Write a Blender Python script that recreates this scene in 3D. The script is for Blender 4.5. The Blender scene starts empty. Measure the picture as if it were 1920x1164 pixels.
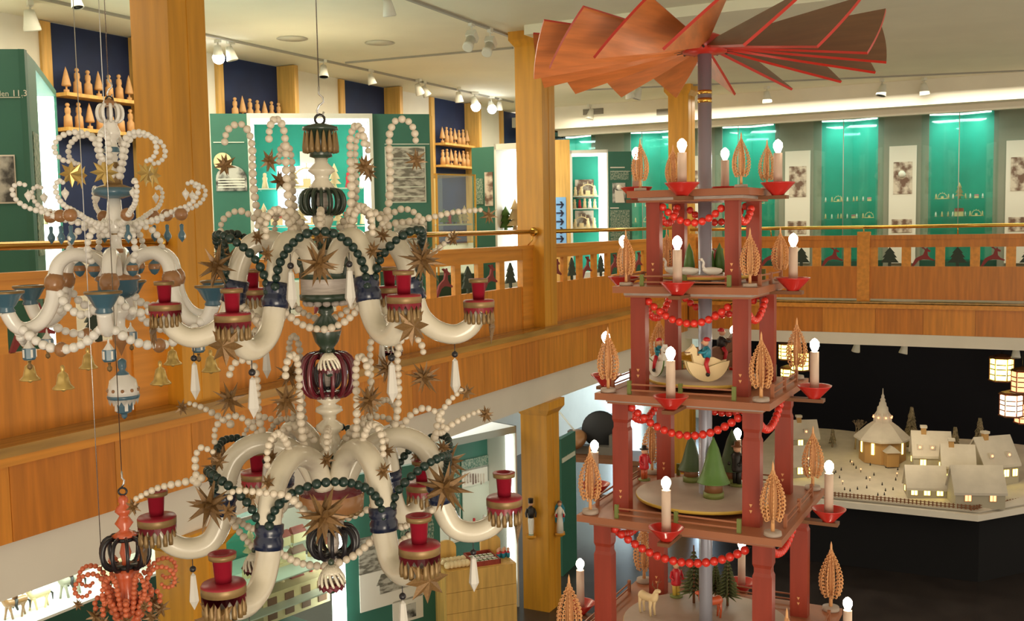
import bpy, math, random
from math import pi, sin, cos, radians, sqrt, atan2
from mathutils import Vector as V, Matrix
random.seed(7)
S = bpy.context.scene
COL = S.collection

# ------------------------------------------------------------------ camera
EYE = 4.3
FPX, YAW, PITCH, ROLL = 1930.5, 0.479740, 0.0807716, -0.0172370
_F = V((-sin(YAW)*cos(PITCH), cos(YAW)*cos(PITCH), -sin(PITCH)))
_R0 = V((cos(YAW), sin(YAW), 0)); _U0 = _R0.cross(_F)
_R = _R0*cos(ROLL) + _U0*sin(ROLL); _U = -_R0*sin(ROLL) + _U0*cos(ROLL)
FH = V((-sin(YAW), cos(YAW), 0)); RH = V((cos(YAW), sin(YAW), 0))
cam_d = bpy.data.cameras.new('camera'); cam = bpy.data.objects.new('camera', cam_d); COL.objects.link(cam)
cam_d.sensor_fit = 'HORIZONTAL'; cam_d.sensor_width = 36; cam_d.lens = FPX/1920*36; cam_d.clip_start = 0.05; cam_d.clip_end = 200
cam.matrix_world = Matrix(((_R.x, _U.x, -_F.x, 0), (_R.y, _U.y, -_F.y, 0), (_R.z, _U.z, -_F.z, EYE), (0, 0, 0, 1)))
S.camera = cam

def ray(x, y): return _F + _R*((x-960)/FPX) - _U*((y-582)/FPX)
def _p(d, t): P = d*t; P.z += EYE; return P
def atX(x, y, X): d = ray(x, y); return _p(d, X/d.x)
def atY(x, y, Y): d = ray(x, y); return _p(d, Y/d.y)
def atZ(x, y, Z): d = ray(x, y); return _p(d, (Z-EYE)/d.z)
def at(x, y, dep): d = ray(x, y); return _p(d, dep/d.dot(FH))
def atH(x, y, D): d = ray(x, y); return _p(d, D/math.hypot(d.x, d.y))

# ------------------------------------------------------------------ world, view
S.view_settings.view_transform = 'Standard'; S.view_settings.look = 'None'
S.view_settings.gamma = 1; S.view_settings.use_curve_mapping = False
S.view_settings.exposure = 0.38
w = bpy.data.worlds.new('world'); S.world = w; w.use_nodes = True
w.node_tree.nodes['Background'].inputs[0].default_value = (1.0, 0.86, 0.66, 1)
w.node_tree.nodes['Background'].inputs[1].default_value = 0.75

def area(name, loc, size, power, col=(1, .85, .62), rot=(0, 0, 0), sy=None):
    l = bpy.data.lights.new(name, 'AREA'); l.energy = power; l.color = col; l.size = size
    l.shape = 'RECTANGLE'; l.size_y = sy or size
    o = bpy.data.objects.new(name, l); COL.objects.link(o); o.location = loc; o.rotation_euler = rot; return o
# lamps of the galleries and of the ground floor, then an added low fill
area('left_gallery_light', (-7.2, 9.5, 6.3), 1.2, 260, sy=13)
area('back_gallery_light', (-3.0, 16.2, 6.2), 9, 130, (1, .90, .70), sy=.8)
area('window_daylight', (-6.6, 21.7, 1.7), 1.2, 110, (.62, .82, 1), (radians(-80), 0, 0), sy=1.6)
area('under_gallery_light', (-7.2, 9.0, 2.62), 2.0, 150, (1, .93, .8), sy=9)
area('added_low_fill', (1.8, -.8, 2.2), 2.4, 130, (1, .86, .66), (radians(94), 0, radians(30)), sy=2.2)  # added fill without a fixture, lights blade undersides from low in front
# ------------------------------------------------------------------ materials
MATS = {}
def mat(name, c, rough=.5, metal=0., emit=None, es=0., noise=.0, nscale=8., stretch=(1, 1, 1), bump=0., spec=None, alpha=1., trans=0., c2=None, coat=0., obj_coord=True):
    if name in MATS: return MATS[name]
    m = bpy.data.materials.new(name); m.use_nodes = True; nt = m.node_tree; b = nt.nodes['Principled BSDF']
    b.inputs['Base Color'].default_value = (*c, 1); b.inputs['Roughness'].default_value = rough; b.inputs['Metallic'].default_value = metal
    if coat: b.inputs['Coat Weight'].default_value = coat; b.inputs['Coat Roughness'].default_value = .12
    if emit: b.inputs['Emission Color'].default_value = (*emit, 1); b.inputs['Emission Strength'].default_value = es
    if trans: b.inputs['Transmission Weight'].default_value = trans; b.inputs['IOR'].default_value = 1.1
    if alpha < 1: b.inputs['Alpha'].default_value = alpha
    if noise or bump or c2:
        tc = nt.nodes.new('ShaderNodeTexCoord'); mp = nt.nodes.new('ShaderNodeMapping'); mp.inputs['Scale'].default_value = stretch
        n = nt.nodes.new('ShaderNodeTexNoise'); n.inputs['Scale'].default_value = nscale; n.inputs['Detail'].default_value = 5
        nt.links.new(tc.outputs['Object'], mp.inputs['Vector']); nt.links.new(mp.outputs[0], n.inputs['Vector'])
        if noise or c2:
            r = nt.nodes.new('ShaderNodeValToRGB'); e = r.color_ramp.elements
            e[0].position = .32; e[1].position = .68
            d = c2 if c2 else tuple(x*(1-noise) for x in c)
            u = c if c2 else tuple(min(1, x*(1+noise*.6)) for x in c)
            e[0].color = (*d, 1); e[1].color = (*u, 1)
            nt.links.new(n.outputs['Fac'], r.inputs[0]); nt.links.new(r.outputs[0], b.inputs['Base Color'])
        if bump:
            bp = nt.nodes.new('ShaderNodeBump'); bp.inputs['Strength'].default_value = bump; bp.inputs['Distance'].default_value = .01
            nt.links.new(n.outputs['Fac'], bp.inputs['Height']); nt.links.new(bp.outputs[0], b.inputs['Normal'])
    MATS[name] = m; return m
VG = (9, 9, .7); HG = (9, .7, 9)     # grain up; grain along the gallery
M = dict(
 fascia=mat('orange_veneer', (.64, .235, .022), .38, noise=.22, nscale=2.2, stretch=VG),
 fascia2=mat('orange_veneer_dark', (.56, .185, .016), .38, noise=.22, nscale=2.2, stretch=VG),
 rail=mat('pine_rail', (.68, .27, .03), .4, noise=.18, nscale=2, stretch=HG),
 col=mat('column_wood', (.66, .30, .022), .42, noise=.16, nscale=2.2, stretch=(8, 8, .6)),
 ledge=mat('oiled_ledge', (.42, .23, .05), .22, noise=.3, nscale=2, stretch=HG),
 pine=mat('pale_pine', (.68, .40, .10), .5, noise=.22, nscale=2.5, stretch=VG),
 pinefig=mat('turned_beech', (.62, .35, .14), .5, noise=.12, nscale=10),
 plaster=mat('white_plaster', (.80, .77, .66), .8, noise=.04, nscale=3),
 ceil=mat('ceiling_plaster', (.80, .78, .62), .85, noise=.04, nscale=1.5),
 beamw=mat('beam_white', (.72, .67, .58), .7, noise=.05, nscale=2),
 blue=mat('navy_panel', (.004, .017, .075), .7, noise=.2, nscale=3),
 green=mat('teal_green_board', (.03, .145, .10), .55, noise=.06, nscale=3),
 greenl=mat('teal_cloth', (.02, .33, .24), .7, noise=.08, nscale=4),
 greend=mat('dark_green_board', (.012, .07, .045), .5),
 grey=mat('grey_wall_board', (.26, .27, .21), .75, noise=.05, nscale=3),
 dark=mat('black_room', (.006, .006, .014), .8),
 floor=mat('dark_stone_floor', (.035, .028, .026), .22, noise=.3, nscale=3, bump=.05),
 skirt=mat('black_cloth', (.0015, .0015, .003), .95),
 carpet=mat('gallery_floor_cover', (.16, .11, .06), .7),
 brass=mat('brass', (.62, .36, .07), .25, .9),
 steel=mat('polished_steel', (.62, .62, .62), .2, 1.),
 iron=mat('dark_iron', (.05, .045, .04), .4, .8),
 silver=mat('pole_metal', (.36, .38, .46), .35, .5),
 cream=mat('cream_lacquer', (.66, .60, .48), .25, noise=.12, nscale=9, coat=.6),
 creamw=mat('white_lacquer', (.82, .79, .74), .22, noise=.06, nscale=9, coat=.6),
 bead=mat('ivory_bead', (.64, .56, .45), .35, noise=.08, nscale=30),
 beadw=mat('white_bead', (.84, .81, .76), .3),
 gbead=mat('dark_green_bead', (.010, .028, .022), .32),
 dgreen=mat('dark_green_lacquer', (.022, .04, .024), .3, coat=.3),
 lgrey=mat('grey_lilac_band', (.42, .36, .32), .45, noise=.2, nscale=20, stretch=(1, 1, 12)),
 redc=mat('crimson_lacquer', (.28, .010, .025), .35, noise=.1, nscale=12),
 maroon=mat('maroon_lacquer', (.12, .008, .018), .25, coat=.5),
 gold=mat('antique_gold', (.25, .155, .06), .42, .3, noise=.25, nscale=20),
 goldb=mat('bright_gold', (.60, .42, .14), .28, .6),
 star=mat('brown_gold_star', (.21, .115, .042), .38, .25, noise=.2, nscale=14),
 ebony=mat('black_ball', (.015, .013, .016), .3),
 navy=mat('navy_lacquer', (.006, .012, .04), .3, coat=.4),
 crystal=mat('frosted_crystal', (.60, .57, .52), .18),
 sblue=mat('slate_blue_lacquer', (.06, .14, .20), .3, coat=.4),
 brown=mat('brown_varnish', (.33, .155, .06), .3, coat=.4),
 orange=mat('orange_red_lacquer', (.55, .10, .035), .28, coat=.4),
 pred=mat('red_brown_wood', (.30, .042, .022), .38, noise=.18, nscale=3, stretch=(8, 8, .8)),
 plat=mat('platform_wood', (.36, .13, .06), .45, noise=.14, nscale=3),
 blade=mat('blade_wood', (.74, .23, .065), .36, noise=.2, nscale=3, stretch=(1, 9, 9)),
 bladee=mat('blade_edge_red', (.50, .025, .012), .35),
 bred=mat('bowl_red', (.55, .025, .018), .28, coat=.5),
 rbead=mat('red_bead', (.72, .035, .022), .28, coat=.4),
 candle=mat('candle_tube', (.62, .46, .36), .5),
 shav=mat('wood_shaving', (.78, .40, .17), .5, noise=.12, nscale=20),
 gpost=mat('olive_post', (.17, .20, .05), .5), disc=mat('disc_grey_wood', (.42, .33, .27), .5, noise=.1, nscale=6),
 yel=mat('yellow_edge', (.62, .42, .07), .45), tgreen=mat('toy_tree_green', (.09, .20, .04), .45, noise=.12, nscale=8),
 white=mat('toy_white', (.82, .80, .74), .45), tan=mat('toy_cream', (.80, .62, .34), .45),
 tblue=mat('toy_blue', (.02, .25, .36), .45), tred=mat('toy_red', (.55, .02, .03), .4), tblack=mat('toy_black', (.02, .016, .014), .5), skin=mat('toy_skin', (.66, .36, .22), .5),
 hbrown=mat('toy_brown', (.20, .08, .03), .5),
 bladet=mat('blade_top_shaded', (.20, .095, .045), .45, noise=.15, nscale=3, stretch=(1, 9, 9)),  # shade on the blades' upper faces, put into a darker brown
 snow=mat('snow', (.56, .51, .43), .85, noise=.1, nscale=5, bump=.4), hwall=mat('village_ochre', (.42, .24, .08), .7), hgrey=mat('village_wall', (.40, .36, .27), .8),
 fir=mat('frosted_fir', (.12, .10, .05), .9, c2=(.30, .24, .15), nscale=25), twig=mat('twig', (.24, .18, .11), .8),
 bulb=mat('lit_bulb', (1, 1, 1), .3, emit=(1, .88, .66), es=26),
 spotlit=mat('lit_lamp', (1, 1, 1), .3, emit=(.92, .96, 1), es=22),
 tube=mat('lit_tube', (1, 1, 1), .3, emit=(.95, 1, .93), es=3.2),
 glow=mat('glow_window', (1, .8, .2), .3, emit=(1, .80, .16), es=4.5), glowo=mat('glow_orange', (1, .4, .2), .3, emit=(1, .36, .16), es=2.0),
 window=mat('daylight_pane', (1, 1, 1), .3, emit=(.66, .85, 1), es=5),
 whitem=mat('white_metal', (.68, .68, .60), .4), tblk=mat('print_black', (.02, .02, .02), .6), paper=mat('paper', (.74, .71, .62), .7), ivoryp=mat('print_ivory', (.62, .66, .55), .6),
 vent=mat('vent_grey', (.14, .12, .09), .6), seam=mat('track_grey', (.34, .33, .28), .6),
 casewhite=mat('case_white', (1, 1, 1), .5, emit=(.9, 1, .93), es=.45), silverw=mat('brushed_case', (.45, .52, .5), .3, .5), seamc=mat('cover_cream', (.60, .58, .46), .6), cutg=mat('toy_dark_green', (.05, .085, .03), .5), firg=mat('toy_fir_green', (.10, .12, .04), .8), obead=mat('orange_bead', (.58, .14, .06), .35), brownframe=mat('frame_brown', (.20, .12, .06), .6), casepanel=mat('case_panel', (.16, .22, .22), .6),
 lblue=mat('light_blue_print', (.20, .42, .70), .6),
)
def glass():
    m = bpy.data.materials.new('thin_glass'); m.use_nodes = True; nt = m.node_tree; nt.nodes.clear()
    o = nt.nodes.new('ShaderNodeOutputMaterial'); mx = nt.nodes.new('ShaderNodeMixShader'); t = nt.nodes.new('ShaderNodeBsdfTransparent'); g = nt.nodes.new('ShaderNodeBsdfGlossy')
    g.inputs['Roughness'].default_value = .04; t.inputs['Color'].default_value = (.90, .97, .94, 1)
    mx.inputs[0].default_value = .07; nt.links.new(t.outputs[0], mx.inputs[1]); nt.links.new(g.outputs[0], mx.inputs[2]); nt.links.new(mx.outputs[0], o.inputs[0])
    return m
M['glass'] = glass()
def photo(name, lo, hi, scale, axis_scale=(1, 1, 1)):
    m = bpy.data.materials.new(name); m.use_nodes = True; nt = m.node_tree; b = nt.nodes['Principled BSDF']; b.inputs['Roughness'].default_value = .5
    tc = nt.nodes.new('ShaderNodeTexCoord'); mp = nt.nodes.new('ShaderNodeMapping'); mp.inputs['Scale'].default_value = axis_scale
    n = nt.nodes.new('ShaderNodeTexNoise'); n.inputs['Scale'].default_value = scale; n.inputs['Detail'].default_value = 4
    r = nt.nodes.new('ShaderNodeValToRGB'); r.color_ramp.elements[0].position = .42; r.color_ramp.elements[1].position = .58
    r.color_ramp.elements[0].color = (*lo, 1); r.color_ramp.elements[1].color = (*hi, 1)
    nt.links.new(tc.outputs['Object'], mp.inputs['Vector']); nt.links.new(mp.outputs[0], n.inputs['Vector']); nt.links.new(n.outputs['Fac'], r.inputs[0]); nt.links.new(r.outputs[0], b.inputs['Base Color'])
    return m
M['bw'] = photo('black_white_photo', (.05, .05, .045), (.5, .5, .45), 7)
M['sepia'] = photo('sepia_photo', (.16, .09, .06), (.62, .54, .44), 7)
M['engrave'] = photo('engraving', (.14, .13, .10), (.45, .43, .36), 10, (1, 1, 3))
M['text'] = photo('text_lines', (.035, .13, .09), (.30, .36, .27), 26, (3, 3, 1.6))

# ------------------------------------------------------------------ mesh builder
class MB:
    def __init__(s): s.v = []; s.f = []; s.m = []; s.sm = []
    def add(s, vs, fs, mi=0, smooth=False):
        k = len(s.v); s.v += [tuple(a) for a in vs]; s.f += [tuple(i+k for i in f) for f in fs]; s.m += [mi]*len(fs); s.sm += [smooth]*len(fs); return s
    def hexa(s, p, mi=0):          # p: 4 bottom (ccw) + 4 top
        return s.add(p, [(3, 2, 1, 0), (4, 5, 6, 7), (0, 1, 5, 4), (1, 2, 6, 5), (2, 3, 7, 6), (3, 0, 4, 7)], mi)
    def box(s, x0, y0, z0, x1, y1, z1, mi=0):
        return s.hexa([(x0, y0, z0), (x1, y0, z0), (x1, y1, z0), (x0, y1, z0), (x0, y0, z1), (x1, y0, z1), (x1, y1, z1), (x0, y1, z1)], mi)
    def obox(s, c, ax, ay, az, hx, hy, hz, mi=0):   # oriented box
        c = V(c); ax = V(ax)*hx; ay = V(ay)*hy; az = V(az)*hz
        return s.hexa([c-ax-ay-az, c+ax-ay-az, c+ax+ay-az, c-ax+ay-az, c-ax-ay+az, c+ax-ay+az, c+ax+ay+az, c-ax+ay+az], mi)
    def lathe(s, prof, seg=20, c=(0, 0, 0), mi=0, smooth=True, phase=0, mis=None):   # prof [(r,z)] bottom or top first
        vs = []; fs = []; n = len(prof)
        for r, z in prof:
            for i in range(seg):
                a = 2*pi*i/seg+phase; vs.append((c[0]+r*cos(a), c[1]+r*sin(a), c[2]+z))
        up = prof[-1][1] >= prof[0][1]
        mm = []
        for j in range(n-1):
            for i in range(seg):
                q = (j*seg+i, j*seg+(i+1) % seg, (j+1)*seg+(i+1) % seg, (j+1)*seg+i)
                fs.append(q if up else q[::-1]); mm.append(mis[j] if mis else mi)
        if prof[0][0] > 1e-5: fs.append(tuple(range(seg))[::-1] if up else tuple(range(seg))); mm.append(mm[0])
        if prof[-1][0] > 1e-5: t = tuple((n-1)*seg+i for i in range(seg)); fs.append(t if up else t[::-1]); mm.append(mm[len(mm)-2])
        k = len(s.v); s.v += vs; s.f += [tuple(i+k for i in f) for f in fs]; s.m += mm; s.sm += [smooth]*len(fs); return s
    def tube(s, pts, r, seg=8, mi=0, caps=True, closed=False, smooth=True, flat=None):
        pts = [V(p) for p in pts]; n = len(pts); vs = []; prev = None
        for i, p in enumerate(pts):
            if closed: t = pts[(i+1) % n]-pts[i-1]
            else: t = pts[min(i+1, n-1)]-pts[max(i-1, 0)]
            if t.length < 1e-9: t = V((0, 0, 1))
            t.normalize()
            if prev is None:
                a = V((0, 0, 1)) if abs(t.z) < .9 else V((1, 0, 0)); u = t.cross(a).normalized()
            else:
                u = prev - t*prev.dot(t); u = u.normalized() if u.length > 1e-6 else t.orthogonal().normalized()
            prev = u; w_ = t.cross(u); rr = r[i] if hasattr(r, '__len__') else r
            for k in range(seg):
                a = 2*pi*k/seg; vs.append(p+u*(rr*cos(a))+w_*(rr*sin(a)*(flat or 1)))
        fs = []
        for i in range(n if closed else n-1):
            j = (i+1) % n
            for k in range(seg): fs.append((i*seg+k, i*seg+(k+1) % seg, j*seg+(k+1) % seg, j*seg+k))
        if caps and not closed: fs.append(tuple(range(seg))[::-1]); fs.append(tuple((n-1)*seg+k for k in range(seg)))
        return s.add(vs, fs, mi, smooth)
    def ball(s, c, r, seg=10, rings=6, mi=0, sz=1.):
        prof = [(r*sin(pi*j/rings) if 0 < j < rings else 0., -r*sz*cos(pi*j/rings)) for j in range(rings+1)]
        vs = [(c[0], c[1], c[2]+prof[0][1])]; fs = []
        for rr, z in prof[1:-1]:
            for i in range(seg): a = 2*pi*i/seg; vs.append((c[0]+rr*cos(a), c[1]+rr*sin(a), c[2]+z))
        vs.append((c[0], c[1], c[2]+prof[-1][1])); L = len(vs)-1
        for i in range(seg): fs.append((0, 1+(i+1) % seg, 1+i)); fs.append((L, L-seg+i, L-seg+(i+1) % seg))
        for j in range(rings-2):
            for i in range(seg):
                a = 1+j*seg; fs.append((a+i, a+(i+1) % seg, a+seg+(i+1) % seg, a+seg+i))
        return s.add(vs, fs, mi, True)
    def plate(s, pts, nrm, th, mi=0, mie=None):        # extruded polygon
        pts = [V(p) for p in pts]; d = V(nrm)*th; n = len(pts)
        a = pts; b = [p+d for p in pts]
        s.add(a+b, [tuple(range(n))[::-1], tuple(range(n, 2*n))], mi)
        s.add(a+b, [(i, (i+1) % n, n+(i+1) % n, n+i) for i in range(n)], mi if mie is None else mie); return s
    def mesh(s, name, mats):
        me = bpy.data.meshes.new(name); me.from_pydata(s.v, [], s.f)
        if not isinstance(mats, (list, tuple)): mats = [mats]
        for m in mats: me.materials.append(M[m] if isinstance(m, str) else m)
        me.polygons.foreach_set('material_index', s.m); me.polygons.foreach_set('use_smooth', s.sm); me.update()
        return me
    def obj(s, name, mats, parent=None, loc=(0, 0, 0), rot=(0, 0, 0)):
        return link(name, s.mesh(name, mats), parent, loc, rot)
def link(name, me, parent=None, loc=(0, 0, 0), rot=(0, 0, 0), sc=None):
    o = bpy.data.objects.new(name, me); COL.objects.link(o)
    if parent: o.parent = parent
    o.location = loc; o.rotation_euler = rot
    if sc is not None: o.scale = (sc, sc, sc) if not hasattr(sc, '__len__') else sc
    return o
def tag(o, label=None, cat=None, group=None, kind=None):
    if label: o['label'] = label
    if cat: o['category'] = cat
    if group: o['group'] = group
    if kind: o['kind'] = kind
    return o
def thing(name, loc, label, cat, group=None, rz=0):
    o = bpy.data.objects.new(name, None); COL.objects.link(o); o.location = loc; o.rotation_euler = (0, 0, rz); o.empty_display_size = .1
    return tag(o, label, cat, group)
def dup(root, loc, rz=0, label=None, sc=None):
    r = root.copy(); COL.objects.link(r); r.location = loc; r.rotation_euler = (0, 0, rz)
    if sc is not None: r.scale = (sc, sc, sc)
    if label: r['label'] = label
    def rec(a, b):
        for ch in KIDS.get(a.name, [c for c in a.children]):
            c = ch.copy(); COL.objects.link(c); c.parent = b; rec(ch, c)
    rec(root, r); return r
KIDS = {}
def setting(name, mb, mats, label=None):
    o = mb.obj(name, mats); o['kind'] = 'structure'; return o
def smooth_path(pts, n=6):
    pts = [V(p) for p in pts]; out = []
    for i in range(len(pts)-1):
        p0 = pts[max(i-1, 0)]; p1 = pts[i]; p2 = pts[i+1]; p3 = pts[min(i+2, len(pts)-1)]
        for k in range(n):
            t = k/n; out.append(.5*((2*p1)+(p2-p0)*t+(2*p0-5*p1+4*p2-p3)*t*t+(3*p1-p0-3*p2+p3)*t**3))
    out.append(pts[-1]); return out
def resample(path, step):
    out = [path[0]]; acc = 0; last = path[0]
    for p in path[1:]:
        while (p-last).length >= step-1e-9 and (p-last).length > 0:
            last = last+(p-last).normalized()*step; out.append(last)
    return out
_link = link
def link(name, me, parent=None, loc=(0, 0, 0), rot=(0, 0, 0), sc=None):
    o = _link(name, me, parent, loc, rot, sc)
    if parent: KIDS.setdefault(parent.name, []).append(o)
    return o
def dup(root, loc, rz=0, label=None, sc=None):
    r = root.copy(); COL.objects.link(r); r.location = loc; r.rotation_euler = (0, 0, rz)
    if sc is not None: r.scale = sc if hasattr(sc, '__len__') else (sc, sc, sc)
    if label: r['label'] = label
    def rec(a, b):
        for ch in KIDS.get(a.name, []):
            c = ch.copy(); COL.objects.link(c); c.parent = b; KIDS.setdefault(b.name, []).append(c); rec(ch, c)
    rec(root, r); return r

CZ = 6.4; WX = -8.8; XF = -4.8; XP = -5.0; GZ = 3.15; YB = 15.0; YW = 18.0
COLS_Y = [-.58, 4.785, 10.1, 15.2]
# ================================================================== SETTING
setting('floor', MB().box(-9.2, -3, -.1, 4, 24, 0), 'floor')
setting('gallery_floor_left', MB().box(WX, -2, 2.72, XP+.1, YW, GZ), ['carpet'])
setting('gallery_floor_back', MB().box(XP+.1, YB+.1, 2.72, 4, YW+.4, GZ), ['carpet'])
setting('ceiling', MB().box(-9.2, -1.5, CZ, 4, 17.0, CZ+.1), 'ceil')
setting('ceiling_back', MB().box(-9.2, 17.0, 6.12, 4, 19.2, 6.3), 'ceil')
setting('wall_left', MB().box(WX-.2, -2, 0, WX, 24, CZ), 'plaster')
setting('wall_back', MB().box(WX, YW+.45, GZ, 4, YW+.6, CZ), 'grey')
setting('wall_front_panel', MB().box(-9, 18.0, GZ, -8.2, 18.1, 6.15), 'dark')
# downstand beam of the back gallery with its bright stepped edge
setting('trim_1', MB().box(-7.9, 16.75, 6.02, 4, 17.1, CZ).box(-7.9, 17.1, 5.92, 4, 17.22, 6.14), 'plaster')
# white concrete beams under the parapets
setting('trim_2', MB().box(XP-.25, -2, 2.38, XF-.05, YB+.35, 2.72), 'beamw')
setting('trim_3', MB().box(XF-.05, YB, 2.57, 4, YB+.4, 2.735), 'beamw')
setting('ceiling_lower', MB().box(WX, -2, 2.68, XP-.2, 24, 2.72), 'ceil')
setting('wall_dark_room', MB().box(-5.2, 19.5, 0, 4, 19.6, 2.75).box(-5.3, 17.4, 0, -5.2, 19.6, 2.75), 'dark')
setting('ceiling_dark_room', MB().box(-5.2, YB+.4, 2.62, 4, 19.5, 2.66), 'dark')
# white ceiling beam crossing the hall above the second column
setting('trim_4', MB().box(-4.9, 9.8, 6.3, 4, 10.5, CZ), 'ceil')
setting('wall_lower_back', MB().box(WX, 22.0, 0, -5.3, 22.1, 2.7), 'plaster')

# ---- fascia under the ledge: veneer panels with recessed joints, left and back
def fascia_left():
    base = setting('trim_5', MB().box(XF-.05, -1, 2.69, XF-.012, YB, 3.12), 'fascia2')
    y = -.9; i = 0
    while y < YB-.05:
        y1 = min(y+.58+.11*((i*37) % 5)/4, YB)
        MB().box(XF-.012, y, 2.692, XF, y1-.004, 3.10).obj('panel', ('fascia', 'fascia2', 'fascia')[i % 3], base); y = y1; i += 1
    setting('trim_6', MB().box(XF-.06, -1, 3.10, XF+.022, YB, 3.175), 'rail')
    led = setting('trim_7', MB().box(XP-.02, -1, 3.15, XF+.03, YB, 3.205), 'ledge')
def fascia_back():
    base = setting('trim_8', MB().box(XF, YB+.012, 2.735, 4, YB+.05, 3.10), 'fascia2')
    x = XF+.02; i = 0
    while x < 2.5:
        x1 = x+.62+.1*((i*53) % 4)/3
        MB().box(x, YB, 2.737, x1-.005, YB+.012, 3.09).obj('panel', ('fascia2', 'fascia')[i % 2], base); x = x1; i += 1
    setting('trim_9', MB().box(XF-.02, YB-.03, 3.09, 4, YB+.06, 3.16), 'rail')
    setting('trim_10', MB().box(XF-.03, YB-.03, 3.15, 4, YB+.21, 3.18), 'ledge')
fascia_left(); fascia_back()

# ---- columns
def column(x, y, z0, z1, label, name='wooden_column'):
    t = thing(name, (x, y, z0), label, 'column', 'wooden columns')
    h = z1-z0; w_ = .16
    MB().box(-w_, -w_, 0, w_, w_, h-.10).box(-w_-.004, -.003, .02, w_+.004, .003, h-.12).obj('shaft', 'col', t)
    m = MB(); a, b = w_, w_+.05
    m.hexa([(-a, -a, h-.16), (a, -a, h-.16), (a, a, h-.16), (-a, a, h-.16), (-b, -b, h-.09), (b, -b, h-.09), (b, b, h-.09), (-b, b, h-.09)])
    m.box(-b, -b, h-.09, b, b, h)
    m.obj('capital', 'col', t); return t
lab = ['thick orange wooden column rising behind the blue and white chandelier', 'tall wooden column on the left gallery ledge beside the red brown fan blades', 'far wooden gallery column behind the grey pole of the candle pyramid']
for yy, lb in zip(COLS_Y[1:], lab): column(-5.01, yy+.16, 3.205, CZ, lb)
lab = ['lower wooden column under the gallery behind the red bead chandelier', 'lower wooden column carrying two small painted figures', 'lower wooden column seen between the posts of the candle pyramid']
for yy, lb in zip(COLS_Y[1:], lab): column(-5.01, yy+.16, 0, 2.38, lb)

# ---- railing bays
TREE = [(-.02, 0), (.02, 0), (.02, .05), (.12, .05), (.065, .12), (.095, .12), (.05, .18), (.07, .18), (0, .265), (-.07, .18), (-.05, .18), (-.095, .12), (-.065, .12), (-.12, .05), (-.02, .05)]
DEER = [(-.15, .0), (-.12, .0), (-.06, .075), (.0, .095), (.07, .09), (.14, .075), (.145, .09), (.09, .115), (.06, .15), (.055, .20), (.09, .195), (.095, .215), (.06, .235), (.05, .262), (.035, .235), (.0, .262), (-.03, .255), (.01, .235), (.02, .215), (.0, .16), (-.06, .13), (-.10, .105), (-.12, .065)]
ME_T = {}
def cut(kind, parent, along, org, off):
    # thin sawn silhouettes standing in the openings
    key = (kind, along)
    if key not in ME_T:
        P = TREE if kind == 'tree' else DEER
        if along == 'y': pts = [(0, a, b) for a, b in P]; m = MB().plate(pts, (1, 0, 0), .018)
        else: pts = [(a, 0, b) for a, b in P]; m = MB().plate(pts[::-1], (0, 1, 0), .018)
        ME_T[key] = m.mesh(kind+'_cutout', 'tgreend' if kind == 'tree' else 'deerred')
    link(kind+'_cutout', ME_T[key], parent, org)
M['tgreend'] = mat('cutout_dark_green', (.02, .035, .02), .6); M['deerred'] = mat('cutout_deer_red', (.22, .02, .02), .6)
def bay(y0, y1, label, k0=0):
    t = thing('railing', (XP, y0, 3.205), label, 'railing', 'railing bays of the gallery'); L = y1-y0; z = lambda a: a-3.205
    MB().box(-.05, 0, 0, 0, L, z(3.66)).obj('lower_panel', 'fascia', t)
    MB().box(-.055, 0, z(3.945), .008, L, z(4.06)).box(-.07, 0, z(4.06), .022, L, z(4.10)).obj('top_board', 'rail', t)
    n = int((L-.16)/.45); x = (L-n*.45)/2
    MB().box(-.055, 0, 0, .012, x+.0, z(4.06)).obj('post', 'rail', t); MB().box(-.055, L-x, 0, .012, L, z(4.06)).obj('post', 'rail', t)
    for i in range(n):
        if i: MB().box(-.045, x+i*.45-.055, z(3.66), 0, x+i*.45+.055, z(3.945)).obj('mullion', 'rail', t)
        cut('tree' if (i+k0) % 2 else 'deer', t, 'y', (-.03, x+i*.45+.225, z(3.662)), 0)
    MB().tube([(.05, -.0, z(4.245)), (.05, L, z(4.245))], .024, 12).obj('handrail', 'brass', t)
    for yy in (.05, L-.05):
        MB().lathe([(.045, -.012), (.05, 0), (.03, .012)], 14, (0, 0, 0)).obj('rosette', 'brass', t, (.05, yy, z(4.245)), (pi/2, 0, 0))
        MB().tube([(-.02, yy, z(4.1)), (.03, yy, z(4.15)), (.05, yy, z(4.225))], .007, 6).obj('bracket', 'brass', t)
bay(-.25, 4.785, 'nearest railing bay of the left gallery, behind the blue and white chandelier', 0)
bay(5.105, 10.1, 'railing bay of the left gallery behind the large chandelier, with red deer cutouts', 0)
bay(10.42, 15.15, 'far railing bay of the left gallery, between column and candle pyramid', 0)
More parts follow.
